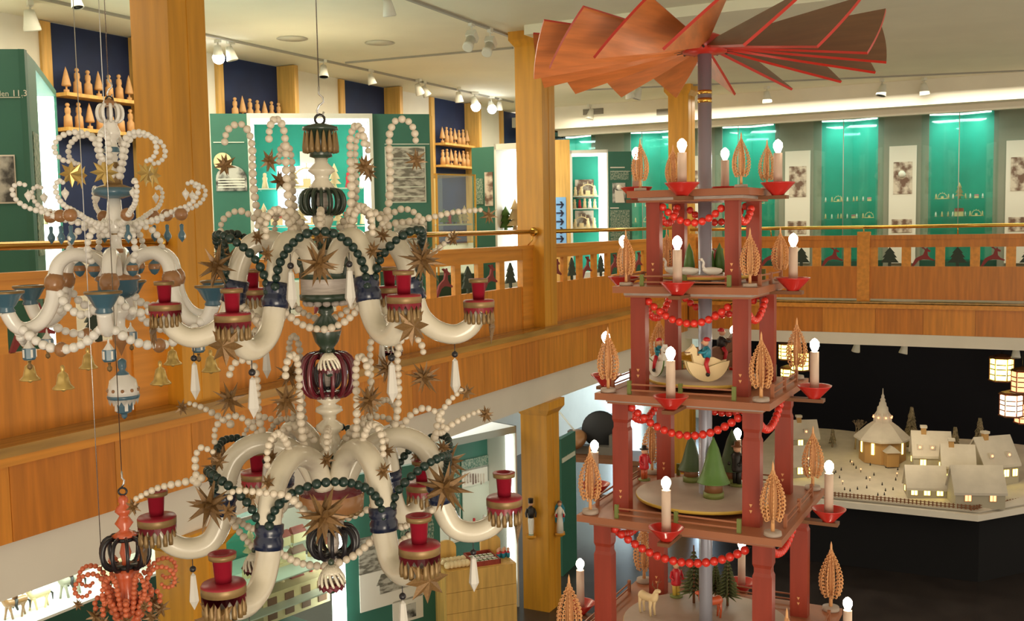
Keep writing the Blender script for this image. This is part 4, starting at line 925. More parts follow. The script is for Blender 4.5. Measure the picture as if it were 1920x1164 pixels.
bowl = MB().lathe([(.0, .0), (.030, .0), (.034, .008), (.085, .062), (.088, .068), (.080, .066), (.03, .016), (0, .014)], 28, mis=[0]*7).mesh('candle_bowl', 'bred')
stick = {}; ends = {}
def strut(t, a, b, w1, w2, mname, nm):
    a = V(a); b = V(b); d = (b-a).normalized(); n = V((-d.y, d.x, 0)); MB().obox((a+b)/2, d, n, (0, 0, 1), (b-a).length/2, w1, w2).obj(nm, mname, t)
for k, T in enumerate(TI[:-1]):
    z, s_, h = T['z'], T['s'], T['h']; e = s_/2
    pl_ = MB().box(-e, -e, z-.035, e, e, z).box(-e+.05, -e+.05, z-.06, e-.05, e-.05, z-.0352).obj('platform', 'plat', t)
    MB().box(-e+.045, -e+.045, z-.05, e-.045, e-.045, z-.036).obj('platform_band', 'lgrey', t)
    nz = TI[k+1]['z']; pw = .036+.004*k; pd = .026+.003*k; H_ = z-.06-nz
    for sx in (-1, 1):
        for sy in (-1, 1):
            m = MB(); zn = nz+H_*.80
            def sec(w1, d1, a, b, w2=None, d2=None): w2 = w2 or w1; d2 = d2 or d1; m.hexa([(-w1, -d1, a), (w1, -d1, a), (w1, d1, a), (-w1, d1, a), (-w2, -d2, b), (w2, -d2, b), (w2, d2, b), (-w2, d2, b)])
            if k >= 2: sec(pw, pd, nz, zn-.03); sec(pw, pd, zn-.03, zn-.012, pw*.86, pd*.86); sec(pw*.86, pd*.86, zn-.012, zn+.012); sec(pw*.86, pd*.86, zn+.012, zn+.03, pw, pd); sec(pw, pd, zn+.03, z-.06)
            else: sec(pw, pd, nz, z-.06)
            o = m.obj('post', 'pred', t, (sx*h, sy*h, 0))
            if k < 5:
                m = MB()
                for q in (.055, .085): m.plate([(-.008, 0, q+.01), (0, 0, q-.006), (.008, 0, q+.01)][::1], (0, -1, 0), .004)
                m.obj('inlay', 'shav', o, (0, -pd, nz+.02))
    if k > 0:                    # turning disc on this platform, low fence around it
        dr = [0, .235, .305, .375, .45, .5][k]; zt = z+.045
        MB().lathe([(.05, z+.022), (dr-.02, z+.022), (dr, z+.028), (dr+.002, zt-.003), (dr, zt), (.05, zt)], 48, mis=[0, 0, 1, 1, 0]).obj('turning_disc', ['disc', 'yel'], t)
        T['disc'] = zt
        for nx, ny in SIDES:
            tx, ty = -ny, nx
            for f in (-.3, 0, .3):
                px_, py_ = nx*(e-.03)+tx*s_*f, ny*(e-.03)+ty*s_*f; ph = .07 if k > 1 else .06
                MB().box(-.010, -.008, 0, .010, .008, ph).obj('fence_post', 'gpost' if ny else 'plat', t, (px_, py_, z), (0, 0, atan2(ty, tx)))
            a = V((nx*(e-.03)+tx*s_*-.3, ny*(e-.03)+ty*s_*-.3, 0)); b = V((nx*(e-.03)+tx*s_*.3, ny*(e-.03)+ty*s_*.3, 0))
            for q in (.022, .052): strut(t, a+V((0, 0, z+q)), b+V((0, 0, z+q)), .003, .004, 'plat', 'fence_rail')
    # candles on arms beyond the four sides
    off = [.065, .085, .12, .12, .13, .13][k]; ch = [.20, .21, .225, .235, .245, .25][k]
    me = MB().lathe([(.0235, .0), (.0225, ch)], 18).mesh('candle', 'candle')
    for si, (nx, ny) in enumerate(SIDES):
        c = V((nx*(e+off), ny*(e+off), z-.02)); 
        strut(t, (nx*(e-.03), ny*(e-.03), z-.045), (nx*(e+off+.05), ny*(e+off+.05), z-.045), .03, .009, 'bladee' if 0 else 'hbrown', 'candle_arm')
        b_ = link('candle_bowl', bowl, t, c-V((0, 0, .016)))
        cc = link('candle', me, t, c)
        bu = MB().lathe([(.010, ch), (.015, ch+.010), (.024, ch+.032), (.022, ch+.05), (.011, ch+.064), (0, ch+.070)], 16).obj('bulb', 'bulb', cc)
        # garland of red beads under this platform
        if k < 5:
            tx, ty = -ny, nx; sag = [.085, .11, .125, .13, .14][k]; A = V((nx*(h), ny*(h), z-.085))
            br = [.0205, .0205, .0215, .0225, .023][k]; hw = h-pw-.01
            n = int(2*hw/(br*1.85)); path = [A+V((tx*hw*f, ty*hw*f, -sag*(1-f*f))) for f in [i/20-1 for i in range(41)]]
            pts = resample(path, br*1.93); thd = MB().tube(path, .003, 4).obj('garland', 'iron', t)
            for q in pts: link('bead', bead_mesh('rbead'), thd, q, (0, 0, 0), br)
# ---- curly shaving trees on the platform corners
def curly():
    base = MB().lathe([(.034, 0), (.036, .004), (.034, .018), (.0, .018)], 24)
    tr = MB().lathe([(.008, .017), (.007, .06), (.008, .08), (.011, .14), (.009, .20), (.006, .25), (.004, .285), (0, .30)], 10)
    cu = MB()
    for c_ in range(11):
        a = 2*pi*c_/11
        for r_ in range(12):
            f = (r_+.5*(c_ % 2))/12; zz = .068+.19*f; R_ = .050*sin(pi*min(1, (f*.80+.20)))**.9*(1-.25*f)+.004; rr = .0088*(1-.5*f)
            o = V((R_*cos(a), R_*sin(a), zz)); e1 = V((cos(a), sin(a), 0))
            cu.tube([o+e1*(rr*(cos(q)-1))+V((0, 0, rr*sin(q))) for q in (-2.2, -1.2, -.2, .8, 1.8, 2.8)], .0034*(1-.4*f), 4, caps=False)
        # straight shaving the curls belong to
        cu.tube([(.010*cos(a), .010*sin(a), .065), (.016*cos(a), .016*sin(a), .12), (.013*cos(a), .013*sin(a), .19), (.006*cos(a), .006*sin(a), .262)], .002, 3, caps=False)
    return base.mesh('base', 'disc'), tr.mesh('trunk', 'shav'), cu.mesh('curls', 'shav')
cb, ct, cc_ = curly()
POSN = [('front left', -1, -1), ('front right', 1, -1), ('back right', 1, 1), ('back left', -1, 1)]
TN = ['top', 'second', 'third', 'fourth', 'fifth']
root = None
for k in range(5):
    for nm, sx, sy in POSN:
        e = TI[k]['s']/2-.055; loc = (PXc+sx*e, PYc+sy*e, TI[k]['z']); lb = 'curly wood shaving tree on the %s corner of the %s pyramid tier' % (nm, TN[k])
        sc = [.92, .98, 1.15, 1.22, 1.35][k]
        if root is None:
            root = thing('shaving_tree', loc, lb, 'wooden tree', 'curly shaving trees on the pyramid'); link('base', cb, root); link('trunk', ct, root); link('curls', cc_, root); root.scale = (sc,)*3
        else: dup(root, loc, k+sx*.7+sy, lb, sc)

# ---- toy figures on the turning discs
def toy(name, x, y, z, label, cat, rz=0, group=None, sc=1.):
    o = thing(name, (PXc+x, PYc+y, z), label, cat, group, rz); o.scale = (sc,)*3; return o
def on(px, py, k):           # point of disc k seen at px,py
    P = atZ(px, py, TI[k]['disc']); return P.x-PXc, P.y-PYc
# second tier: slender green trees and geese
zt = TI[1]['disc']
for i, (x, y) in enumerate(((-.10, .04), (.0, .08), (.05, .10), (.13, .05))):
    o = toy('toy_tree', x, y, zt, '%s slender green tree behind the geese on the second tier' % ['leftmost', 'second', 'third', 'rightmost'][i], 'toy tree', 0, 'slender trees behind the geese')
    MB().lathe([(.012, 0), (.012, .02), (.03, .025), (.031, .05), (.02, .12), (.0, .17-.01*(i % 2))], 12).obj('crown', 'tgreen', o); MB().lathe([(.02, 0), (.02, .006), (0, .006)], 10).obj('base', 'hbrown', o)
def goose(x, y, rz, lb):
    o = toy('goose', x, y, zt, lb, 'goose', rz, 'white geese on the pyramid')
    MB().tube(smooth_path([(.055, 0, .028), (.03, 0, .022), (0, 0, .022), (-.03, 0, .026), (-.055, 0, .034)], 4), [.004+.018*sin(pi*i/16)**.8 for i in range(17)], 12).obj('body', 'white', o)
    MB().tube(smooth_path([(-.035, 0, .03), (-.052, 0, .045), (-.05, 0, .068), (-.058, 0, .082)], 4), [.008-.003*i/12 for i in range(13)], 10).ball((-.062, 0, .084), .0085, 10, 7).obj('neck', 'white', o)
    MB().lathe([(.004, 0), (0, .016)], 8).obj('beak', 'orange', o, (-.068, 0, .083), (0, -pi/2, 0)); MB().box(-.012, -.01, 0, .012, .01, .012).obj('feet', 'orange', o)
goose(-.06, -.10, YAW, 'white goose facing left in the middle of the second tier'); goose(.07, -.10, YAW+.25, 'white goose at the right on the second tier, body tipped forward'); goose(-.15, -.05, YAW-.3, 'white goose half hidden behind the front candle of the second tier')
# third tier: children on rocking horses
def rocker(px, py, dy, rz, hm, cm, lb, sc=1.):
    x, y = on(px, py, 2); y += dy
    o = toy('rocking_horse', x, y, TI[2]['disc'], lb, 'rocking horse', rz, 'rocking horses on the third tier', sc)
    for s_ in (-.028, .02):
        N = 14; P_ = [(.105*cos(a), 0, .112-.112*sin(a)*1.0) for a in [.12+(pi-.24)*i/N for i in range(N+1)]]
        P_ += [(.085, 0, .105), (.03, 0, .082), (-.03, 0, .082), (-.085, 0, .105)][::-1] if 0 else [(-.06, 0, .09), (0, 0, .07), (.06, 0, .09)]
        MB().plate([V(q)+V((0, s_+.008, 0)) for q in P_], (0, -1, 0), .008, 0, 1).obj('rocker', [hm, 'tgreen'], o)
    MB().plate([(-.058, .014, .06), (.06, .014, .06), (.065, .014, .10), (.03, .014, .115), (-.02, .014, .112), (-.045, .014, .15), (-.06, .014, .168), (-.068, .014, .18), (-.075, .014, .166), (-.105, .014, .142), (-.1, .014, .128), (-.075, .014, .134), (-.068, .014, .10)], (0, -1, 0), .028).obj('horse', hm, o)
    MB().box(-.105, -.018, .138, -.085, .018, .143).box(-.05, -.016, .125, -.04, .016, .155).obj('mane_and_reins', 'hbrown', o)
    MB().tube([(.0, 0, .11), (0, 0, .145), (-.004, 0, .165)], [.02, .022, .012], 12).tube([(-.002, -.02, .155), (-.02, -.03, .14), (-.045, -.016, .14)], [.008, .007, .006], 8).tube([(-.002, .02, .155), (-.02, .03, .14), (-.045, .016, .14)], [.008, .007, .006], 8).obj('jacket', cm, o)
    MB().ball((-.006, 0, .185), .0165, 12, 8).ball((-.024, 0, .184), .004, 6, 4).obj('head', 'skin', o); MB().lathe([(.018, .192), (.017, .203), (.008, .21), (0, .211)], 12).obj('cap', 'tred', o)
    for s_ in (-1, 1): MB().tube([(.0, s_*.018, .11), (-.012, s_*.032, .085), (.0, s_*.034, .04)], [.012, .011, .008], 8).obj('leg', 'tred', o); MB().ball((-.004, s_*.034, .036), .011, 8, 6).obj('boot', 'tblack', o)
rocker(1325, 714, -.0, YAW+.1, 'tan', 'tblue', 'cream rocking horse with green rockers and child in blue, front of the third tier', 1.1)
rocker(1352, 690, 0., YAW+pi+.3, 'hbrown', 'tblack', 'brown rocking horse facing right behind the cream one on the third tier', 1.1)
rocker(1236, 705, 0, YAW+1.9, 'white', 'tblue', 'white rocking horse seen from behind at the left of the third tier', 1.0)
# fourth tier: big cone trees and figures
def cone(px, py, k, h, lb, r=.3, mname='tgreen'):
    x, y = on(px, py, k); o = toy('toy_tree', x, y, TI[k]['disc'], lb, 'toy tree', 0, 'large turned trees on the fourth tier')
    MB().lathe([(.08*h/.3, .075*h/.3), (.077*h/.3, .078*h/.3), (.055*h/.3, .13*h/.3), (.026*h/.3, .24*h/.3), (.0, h)], 24).obj('crown', mname, o); MB().lathe([(.045*h/.3, .03), (.04*h/.3, .08*h/.3)], 18).obj('trunk', 'hbrown', o); MB().lathe([(.05*h/.3, 0), (.05*h/.3, .031), (0, .031)], 18).obj('base', 'gpost', o)
cone(1338, 932, 3, .33, 'large green cone tree on green foot, middle of the fourth tier'); cone(1296, 902, 3, .28, 'dark green cone tree left of the large one, fourth tier', mname='cutg'); cone(1372, 905, 3, .31, 'green cone tree right behind the large one, fourth tier', mname='cutg')
def man(px, py, k, coat, trou, hat, lb, sc=1., rz=0., extra=None):
    x, y = on(px, py, k); o = toy('toy_figure', x, y, TI[k]['disc'], lb, 'wooden figure', YAW+rz, 'painted figures on the pyramid discs', sc)
    MB().lathe([(.032, 0), (.032, .008), (0, .009)], 16).obj('base', 'gpost', o)
    for s_ in (-1, 1): MB().tube([(s_*.010, 0, .008), (s_*.010, 0, .075)], [.009, .011], 10).obj('leg', trou, o)
    MB().lathe([(.024, .06), (.026, .07), (.020, .10), (.023, .125), (.015, .137), (.007, .14)], 16).obj('coat', coat, o)
    for s_ in (-1, 1): MB().tube([(s_*.022, 0, .128), (s_*.032, -.004, .10), (s_*.024, -.024, .09)], [.008, .007, .006], 8).obj('arm', coat, o)
    MB().ball((0, 0, .154), .0155, 12, 8).ball((0, -.0155, .153), .0035, 6, 4).obj('head', 'skin', o); MB().lathe([(.024, .163), (.0235, .166), (.013, .167), (.012, .184), (0, .186)], 14).obj('hat', hat, o)
man(1208, 900, 3, 'tred', 'orange', 'tblack', 'small painted figure in red coat at the left of the fourth tier', 1.1, .6)
man(1382, 910, 3, 'tblack', 'tblack', 'hbrown', 'dark coated figure holding a staff at the right of the fourth tier', 1.35, -.8)
man(1247, 880, 3, 'tblue', 'hbrown', 'tred', 'figure in blue behind the front candle of the fourth tier', 1.1, 1.)
man(1268, 1118, 4, 'tred', 'yel', 'tan', 'figure in red coat and fur cap on the lowest visible tier', 1.2, .3)
def fir(px, py, k, h, lb):
    x, y = on(px, py, k); o = toy('toy_fir', x, y, TI[k]['disc'], lb, 'toy fir', px, 'small firs on the lowest visible tier'); m = MB(); rnd = random.Random(px)
    for i in range(11):
        f = i/11; zz = h*(.2+.75*f); R_ = h*.26*(1-f)+.006
        for q in range(9): a = 2*pi*q/9+i*.7+rnd.random()*.3; m.tube([(0, 0, zz), (R_*.6*cos(a), R_*.6*sin(a), zz-.004), (R_*cos(a), R_*sin(a), zz-.012)], [.004, .006, .001], 4)
    m.obj('branches', 'firg', o); MB().lathe([(.008, 0), (.004, h)], 8).obj('trunk', 'hbrown', o)
for i, (px, py, h) in enumerate(((1301, 1130, .34), (1342, 1120, .22), (1364, 1135, .30))): fir(px, py, 4, h, '%s small fir on the lowest visible tier' % ['tall left', 'short middle', 'dark right'][i])
def deer(px, py, k, mname, rz, lb):
    x, y = on(px, py, k); o = toy('toy_deer', x, y, TI[k]['disc'], lb, 'toy deer', rz, 'deer on the lowest visible tier', 1.2)
    MB().tube(smooth_path([(.05, 0, .085), (.02, 0, .08), (-.03, 0, .082), (-.05, 0, .095), (-.062, 0, .125), (-.085, 0, .128)], 3), [.012, .02, .022, .021, .02, .019, .019, .02, .021, .018, .015, .012, .010, .010, .009, .006][:16], 10).obj('body', mname, o)
    for sx in (-.035, .035):
        for s_ in (-1, 1): MB().tube([(sx, s_*.012, .075), (sx+.004, s_*.013, .04), (sx, s_*.013, 0)], [.010, .006, .005], 8).obj('leg', mname, o)
    for s_ in (-1, 1): MB().tube([(-.06, s_*.006, .135), (-.052, s_*.018, .155), (-.06, s_*.022, .18)], [.003, .0025, .001], 5).tube([(-.052, s_*.018, .155), (-.07, s_*.024, .168)], [.0025, .001], 5).obj('antler', 'hbrown', o)
deer(1335, 1158, 4, 'orange', YAW+.3, 'orange brown deer standing among the firs on the lowest visible tier'); deer(1214, 1150, 4, 'tan', YAW+2.2, 'pale deer at the left of the lowest visible tier')
# ================================================================== SNOWY VILLAGE DISPLAY
TZ = .9
FL_, FC, FR_ = atZ(1360, 915, TZ), atZ(1834, 962, TZ), atZ(1990, 935, TZ)
t = thing('village_table', (FC.x, FC.y, 0), 'low dark table with pale edged snowy landscape board at the right', 'display table')
o_ = V((FC.x, FC.y, 0)); fl, fr = FL_-o_, FR_-o_; bk = V((fr.x+.1, 2.85, TZ)); bl_ = V((fl.x-.1, 2.85, TZ)); fc = V((0, 0, TZ))
out_ = [V((q.x, q.y, 0)) for q in (fl, fc, fr, bk, bl_)]
MB().plate([q+V((0, 0, TZ-.10)) for q in out_], (0, 0, 1), .075).obj('edge_board', 'beamw', t)
MB().plate([q*.97+V((0, .12, TZ-.028)) for q in out_], (0, 0, 1), .03).obj('upper_edge', 'beamw', t)
MB().plate([q*.93+V((0, .25, 0)) for q in out_], (0, 0, 1), TZ-.1).obj('skirt', 'skirt', t)
def hz(x, y):            # height of the snow, world coordinates
    d = y-FC.y; return TZ+.01+max(0, d-.15)*.105+.02*sin(x*3.1+1)*sin(y*2.3)*min(1, max(0, d))
m = MB(); nx, ny = 44, 34; vs = []; fs = []
for j in range(ny+1):
    for i in range(nx+1):
        f, g = i/nx, j/ny
        xa = fl.x+(fr.x-fl.x)*f; y0 = (fl.y*(1-(xa-fl.x)/(0-fl.x))) if xa < 0 else fr.y*xa/fr.x
        x = xa; y = y0+.06+(2.75-y0)*g; X, Y_ = x+FC.x, y+FC.y; vs.append((x, y, hz(X, Y_) if j else TZ-.0))
for j in range(ny):
    for i in range(nx): a = j*(nx+1)+i; fs.append((a, a+1, a+nx+2, a+nx+1))
m.add(vs, fs, 0, True).obj('snow', 'snow', t)
# fence round the landscape
m = MB()
for a, b in ((fl, fc), (fc, fr)):
    d = b-a; L = d.length; d = d.normalized(); n = V((-d.y, d.x, 0)); off_ = n*.10
    for i in range(int(L/.045)): q = a+d*(i*.045)+off_+V((0, 0, .0)); m.obox((q.x, q.y, TZ+.035), d, n, (0, 0, 1), .008, .004, .028)
    for zz in (.022, .05): q = (a+b)/2+off_; m.obox((q.x, q.y, TZ+zz), d, n, (0, 0, 1), L/2, .004, .004)
m.obj('picket_fence', 'hbrown', t)['kind'] = 'stuff'
def house(px, py, Y, w_, d_, h, rh, rz, lb, wins=(3, 1), glow='glow', roofm='snow', chim=True, dormers=0):
    P_ = atY(px, py, Y); o = thing('village_house', (P_.x, P_.y, max(P_.z, hz(P_.x, P_.y))-.05), lb, 'toy house', 'snowy village houses', rz); B = .06; h += .03
    MB().box(-w_/2, 0, 0, w_/2, d_, B+h).add([(-w_/2, 0, B+h), (-w_/2, d_, B+h), (-w_/2, d_/2, B+h+rh), (w_/2, 0, B+h), (w_/2, d_, B+h), (w_/2, d_/2, B+h+rh)], [(0, 2, 1), (3, 4, 5)]).obj('walls', 'hgrey', o)
    e = .02; sl = V((0, -d_/2-e, -rh*(1+2*e/d_))); 
    for sg in (-1, 1):
        top = V((0, d_/2, B+h+rh+.004)); lo = top+V((0, sg*(d_/2+e), -rh*(d_/2+e)/(d_/2)))
        q = [V((-w_/2-e, lo.y, lo.z)), V((w_/2+e, lo.y, lo.z)), V((w_/2+e, top.y, top.z)), V((-w_/2-e, top.y, top.z))]
        if sg > 0: q = q[::-1]
        MB().plate(q, (0, 0, 1), .03).obj('roof', roofm, o)
    if chim: c_ = MB().box(-w_*.2-.03, d_/2-.03, B+h+rh*.7, -w_*.2+.03, d_/2+.03, B+h+rh+.07).obj('chimney', 'hwall', o); MB().box(-w_*.2-.04, d_/2-.04, B+h+rh+.07, -w_*.2+.04, d_/2+.04, B+h+rh+.1).obj('snow_cap', 'snow', c_)
    nw = wins[0]
    for i in range(nw):
        x = -w_/2+w_*(i+.5)/nw; f = MB().box(x-.04, -.008, B+h*.2, x+.04, 0, B+h*.2+.10).obj('window', 'hwall', o); MB().box(x-.034, -.011, B+h*.2+.007, x-.004, -.008, B+h*.2+.093).box(x+.004, -.011, B+h*.2+.007, x+.034, -.008, B+h*.2+.093).obj('pane', glow, f)
    for i in range(wins[1]):
        y = d_*(i+.5)/wins[1]; f = MB().box(-w_/2-.008, y-.026, B+h*.35, -w_/2, y+.026, B+h*.35+.075).obj('window', 'hwall', o); MB().box(-w_/2-.011, y-.02, B+h*.35+.007, -w_/2-.008, y+.02, B+h*.35+.068).obj('pane', glow, f)
    for i in range(dormers):
        x = -w_/2+w_*(i+.5)/dormers; y = d_*.14; z = B+h+rh*.30; MB().box(x-.03, y-.03, z, x+.03, y+.12, z+.06).obj('dormer', 'snow', o); 
        MB().ball((x, y-.034, z+.03), .014, 8, 6).obj('dormer_light', 'glowo', o)
    return o
house(1748, 882, 13.75, .44, .34, .14, .26, YAW-.25, 'tall white roofed village house with chimney right of the church', (2, 1), dormers=3)
house(1797, 912, 13.45, .36, .32, .20, .22, YAW-.3, 'middle village house with bright window, between two snowy roofs', (3, 1), dormers=0)
house(1738, 934, 13.2, .44, .30, .08, .22, YAW-.2, 'low village house with snow roof and arched dark gate, at the front', (3, 1), chim=False)
house(1838, 946, 13.05, .56, .34, .10, .26, YAW-.12, 'long barn with plain snow roof nearest the front edge', (2, 0), 'glowo', chim=False)
house(1878, 902, 13.9, .50, .38, .16, .30, YAW+.25, 'village house with many yellow lit windows at the far right', (4, 2), dormers=2)
house(1512, 842, 14.6, .34, .3, .12, .2, YAW, 'small snowy house at the back left of the village', (2, 1), dormers=1)
house(1500, 905, 13.5, .46, .3, .12, .2, YAW+.1, 'snowy house with lit windows beside the pyramid posts', (3, 1), dormers=2)
# church
P_ = atY(1654, 856, 14.5); o = thing('village_church', (P_.x, P_.y, P_.z-.05), 'round eight sided village church with snow roof and tall stepped spire', 'toy church'); B = .06; R8 = .30; ph = pi/8+YAW
MB().lathe([(R8, 0), (R8, B+.26)], 8, smooth=False, phase=ph).obj('walls', 'hwall', o)
MB().lathe([(R8+.07, B+.24), (R8+.07, B+.265), (.20, B+.42), (.13, B+.47)], 8, smooth=False, phase=ph).obj('roof', 'snow', o)
MB().lathe([(.12, B+.465), (.115, B+.56), (.085, B+.60), (.085, B+.585)], 8, smooth=False, phase=ph).obj('lantern_base', 'snow', o)
for k in range(8): a = 2*pi*k/8+YAW; MB().ball((.125*cos(a), .125*sin(a), B+.54), .013, 8, 6).obj('light', 'glowo', o)
MB().lathe([(.105, B+.57), (.075, B+.62), (.07, B+.67), (.05, B+.69), (.045, B+.73), (.03, B+.75), (.035, B+.775), (.018, B+.80), (.022, B+.82), (.008, B+.85), (.004, B+.92), (0, B+.93)], 10).obj('spire', 'snow', o)
MB().box(-.08, -R8-.10, 0, .08, -R8+.05, B+.13).hexa([(-.1, -R8-.13, B+.13), (.1, -R8-.13, B+.13), (.1, -R8+.06, B+.13), (-.1, -R8+.06, B+.13), (-.005, -R8-.12, B+.21), (.005, -R8-.12, B+.21), (.005, -R8+.06, B+.21), (-.005, -R8+.06, B+.21)], 1).obj('porch', ['hwall', 'snow'], o, (0, 0, 0), (0, 0, YAW))
for k in range(8):
    a = YAW-pi/2+2*pi*k/8+.0
    if k in (0, 4): continue
    r_ = R8*cos(pi/8)+.004; MB().obox((r_*cos(a), r_*sin(a), B+.14), (-sin(a), cos(a), 0), (cos(a), sin(a), 0), (0, 0, 1), .018, .004, .075).obj('window', 'glow', o)
# trees
def vfir(px, py, Y, h, lb):
    P_ = atY(px, py, Y); o = thing('frosted_fir', (P_.x, P_.y, max(P_.z, hz(P_.x, P_.y))-.03), lb, 'model tree', 'model trees of the village', px); rnd = random.Random(px); m = MB()
    n = int(h*60)
    for i in range(n):
        f = i/n; zz = .06+h*(.1+.88*f); R_ = h*.19*(1-f)**.8+.01
        for q in range(8): a = 2*pi*q/8+i*.9+rnd.random()*.5; rr = R_*(.75+.4*rnd.random()); m.tube([(0, 0, zz), (rr*.6*cos(a), rr*.6*sin(a), zz+.005), (rr*cos(a), rr*sin(a), zz-.02)], [.012, .015, .003], 4)
    m.obj('branches', 'fir', o); MB().lathe([(.015, 0), (.006, h)], 8).obj('trunk', 'twig', o)
for px, py, Y, h, lb in ((1708, 862, 14.9, .62, 'tall slim frosted fir right beside the church'), (1790, 868, 14.5, .46, 'frosted fir behind the middle houses'), (1812, 885, 14.1, .32, 'short frosted fir between the middle and right houses'), (1836, 868, 14.6, .58, 'dark slender fir left of the far right house'), (1561, 836, 14.9, .22, 'small bushy fir at the left of the bare tree')): vfir(px, py, Y, h, lb)
P_ = atY(1603, 838, 14.7); o = thing('bare_tree', (P_.x, P_.y, max(P_.z, hz(P_.x, P_.y))-.03), 'bare branched model tree left of the village church', 'model tree', 'model trees of the village'); rnd = random.Random(5); m = MB()
def br(p0, d, L, r, dep_):
    p1 = p0+d*L*.5+V((rnd.uniform(-.01, .01), 0, .01)); p2 = p0+d*L; m.tube([p0, p1, p2], [r, r*.85, r*.7], 5)
    if dep_:
        for k in range(3):
            dd = (d+V((rnd.uniform(-.8, .8), rnd.uniform(-.8, .8), rnd.uniform(-.15, .5)))).normalized(); br(p2, dd, L*.68, r*.6, dep_-1)
br(V((0, 0, 0)), V((.05, 0, 1)), .17, .016, 4); m.obj('branches', 'twig', o)
rnd = random.Random(9)
vm = MB().lathe([(.010, 0), (.008, .02), (.004, .026), (.006, .032), (.004, .038), (0, .04)], 8).mesh('villager', 'tblack')
for i in range(26):
    px = 1560+rnd.random()*170; py = 862+rnd.random()*60; Y = 14.3-(py-862)/60*1.25; P_ = atY(px, py, Y)
    o = link('villager', vm, None, (P_.x, P_.y, hz(P_.x, P_.y)-.002)); tag(o, 'tiny dark villager standing on the snow before the church', 'figurine', 'tiny villagers on the snow')
for i in range(8):
    px = 1580+i*17; py = 905-((i*37) % 50); Y = 14.3-(py-862)/60*1.25; P_ = atY(px, py, Y); o = thing('lamp_post', (P_.x, P_.y, hz(P_.x, P_.y)-.01), 'tiny red glowing lamp post on the snowy church square', 'model lamp', 'tiny lamps on the snow')
    MB().lathe([(.004, 0), (.003, .05)], 6).obj('pole', 'tblack', o); MB().ball((0, 0, .055), .009, 8, 6).obj('light', 'glowo', o)
# warm light on the village
for nm, lo, pw in (('village_spot', (-1.7, 12.6, 2.5), 26), ('village_spot', (-.7, 12.8, 2.45), 9)):
    l = bpy.data.lights.new(nm, 'SPOT'); l.energy = pw*1.7; l.spot_size = 1.15; l.spot_blend = .8; l.color = (1, .82, .52); l.shadow_soft_size = .1
    q = bpy.data.objects.new(nm, l); COL.objects.link(q); q.location = lo; q.rotation_euler = (V((lo[0]-.1, 13.9, 1.0))-V(lo)).to_track_quat('-Z', 'Y').to_euler()

# ---- glowing lanterns hung in the dark room
LN = [(1878, 693, 40, 'glow', 'yellow glowing six sided wooden lantern, highest at the right edge'), (1917, 716, 36, 'glowo', 'orange glowing lantern at the right edge, beside the yellow one'), (1896, 760, 38, 'lanternw', 'white and orange glowing lantern hanging lowest at the right edge'), (1922, 775, 36, 'glowo', 'orange glowing lantern cut by the right edge, bottom of the cluster'),
      (1500, 678, 34, 'glow', 'yellow glowing lantern seen right behind the pyramid, upper one'), (1474, 660, 30, 'glow', 'yellow glowing lantern partly hidden by the pyramid post'), (1478, 706, 30, 'glow', 'yellow glowing lantern hanging lowest behind the pyramid')]
M['lanternw'] = mat('lantern_white', (1, .6, .4), .4, emit=(1, .62, .40), es=3)
for li, (px, py, wpx, em, lb) in enumerate(LN):
    P_ = atY(px, py, [16.3, 15.75, 16.0, 16.6, 15.9, 16.5, 16.2][li]); R_ = wpx*.5*15.9/1700*.9; o = thing('lantern', (P_.x, P_.y, P_.z-R_), lb, 'lantern', 'glowing wooden lanterns')
    MB().lathe([(R_*.95, 0), (R_*1.05, .01), (R_*1.05, .025), (R_*.8, .03)], 6, smooth=False).lathe([(R_*.8, 2*R_-.01), (R_*1.08, 2*R_), (R_*.9, 2*R_+.03), (R_*.2, 2*R_+.06)], 6, smooth=False).obj('frame', 'hbrown', o)
    for k in range(6): a = 2*pi*k/6; MB().box(-.006, -.006, .02, .006, .006, 2*R_).obj('corner_post', 'hbrown', o, (R_*.93*cos(a), R_*.93*sin(a), 0))
    for k in range(6):
        a = 2*pi*(k+.5)/6; r_ = R_*.78
        pn = MB().obox((r_*cos(a), r_*sin(a), R_), (-sin(a), cos(a), 0), (cos(a), sin(a), 0), (0, 0, 1), R_*.40, .003, R_*.88).obj('pane', em, o)
        m = MB()
        for q in (-.5, .1, .6): c_ = V(((r_+.006)*cos(a), (r_+.006)*sin(a), R_+q*R_*.8)); m.obox(c_, (-sin(a), cos(a), 0), (cos(a), sin(a), 0), (0, 0, 1), R_*.38, .003, .007)
        m.obj('fretwork', 'hbrown', pn)
    MB().tube([(0, 0, 2*R_+.05), (0, 0, 2.62-(P_.z-R_))], .003, 5).obj('cord', 'iron', o)

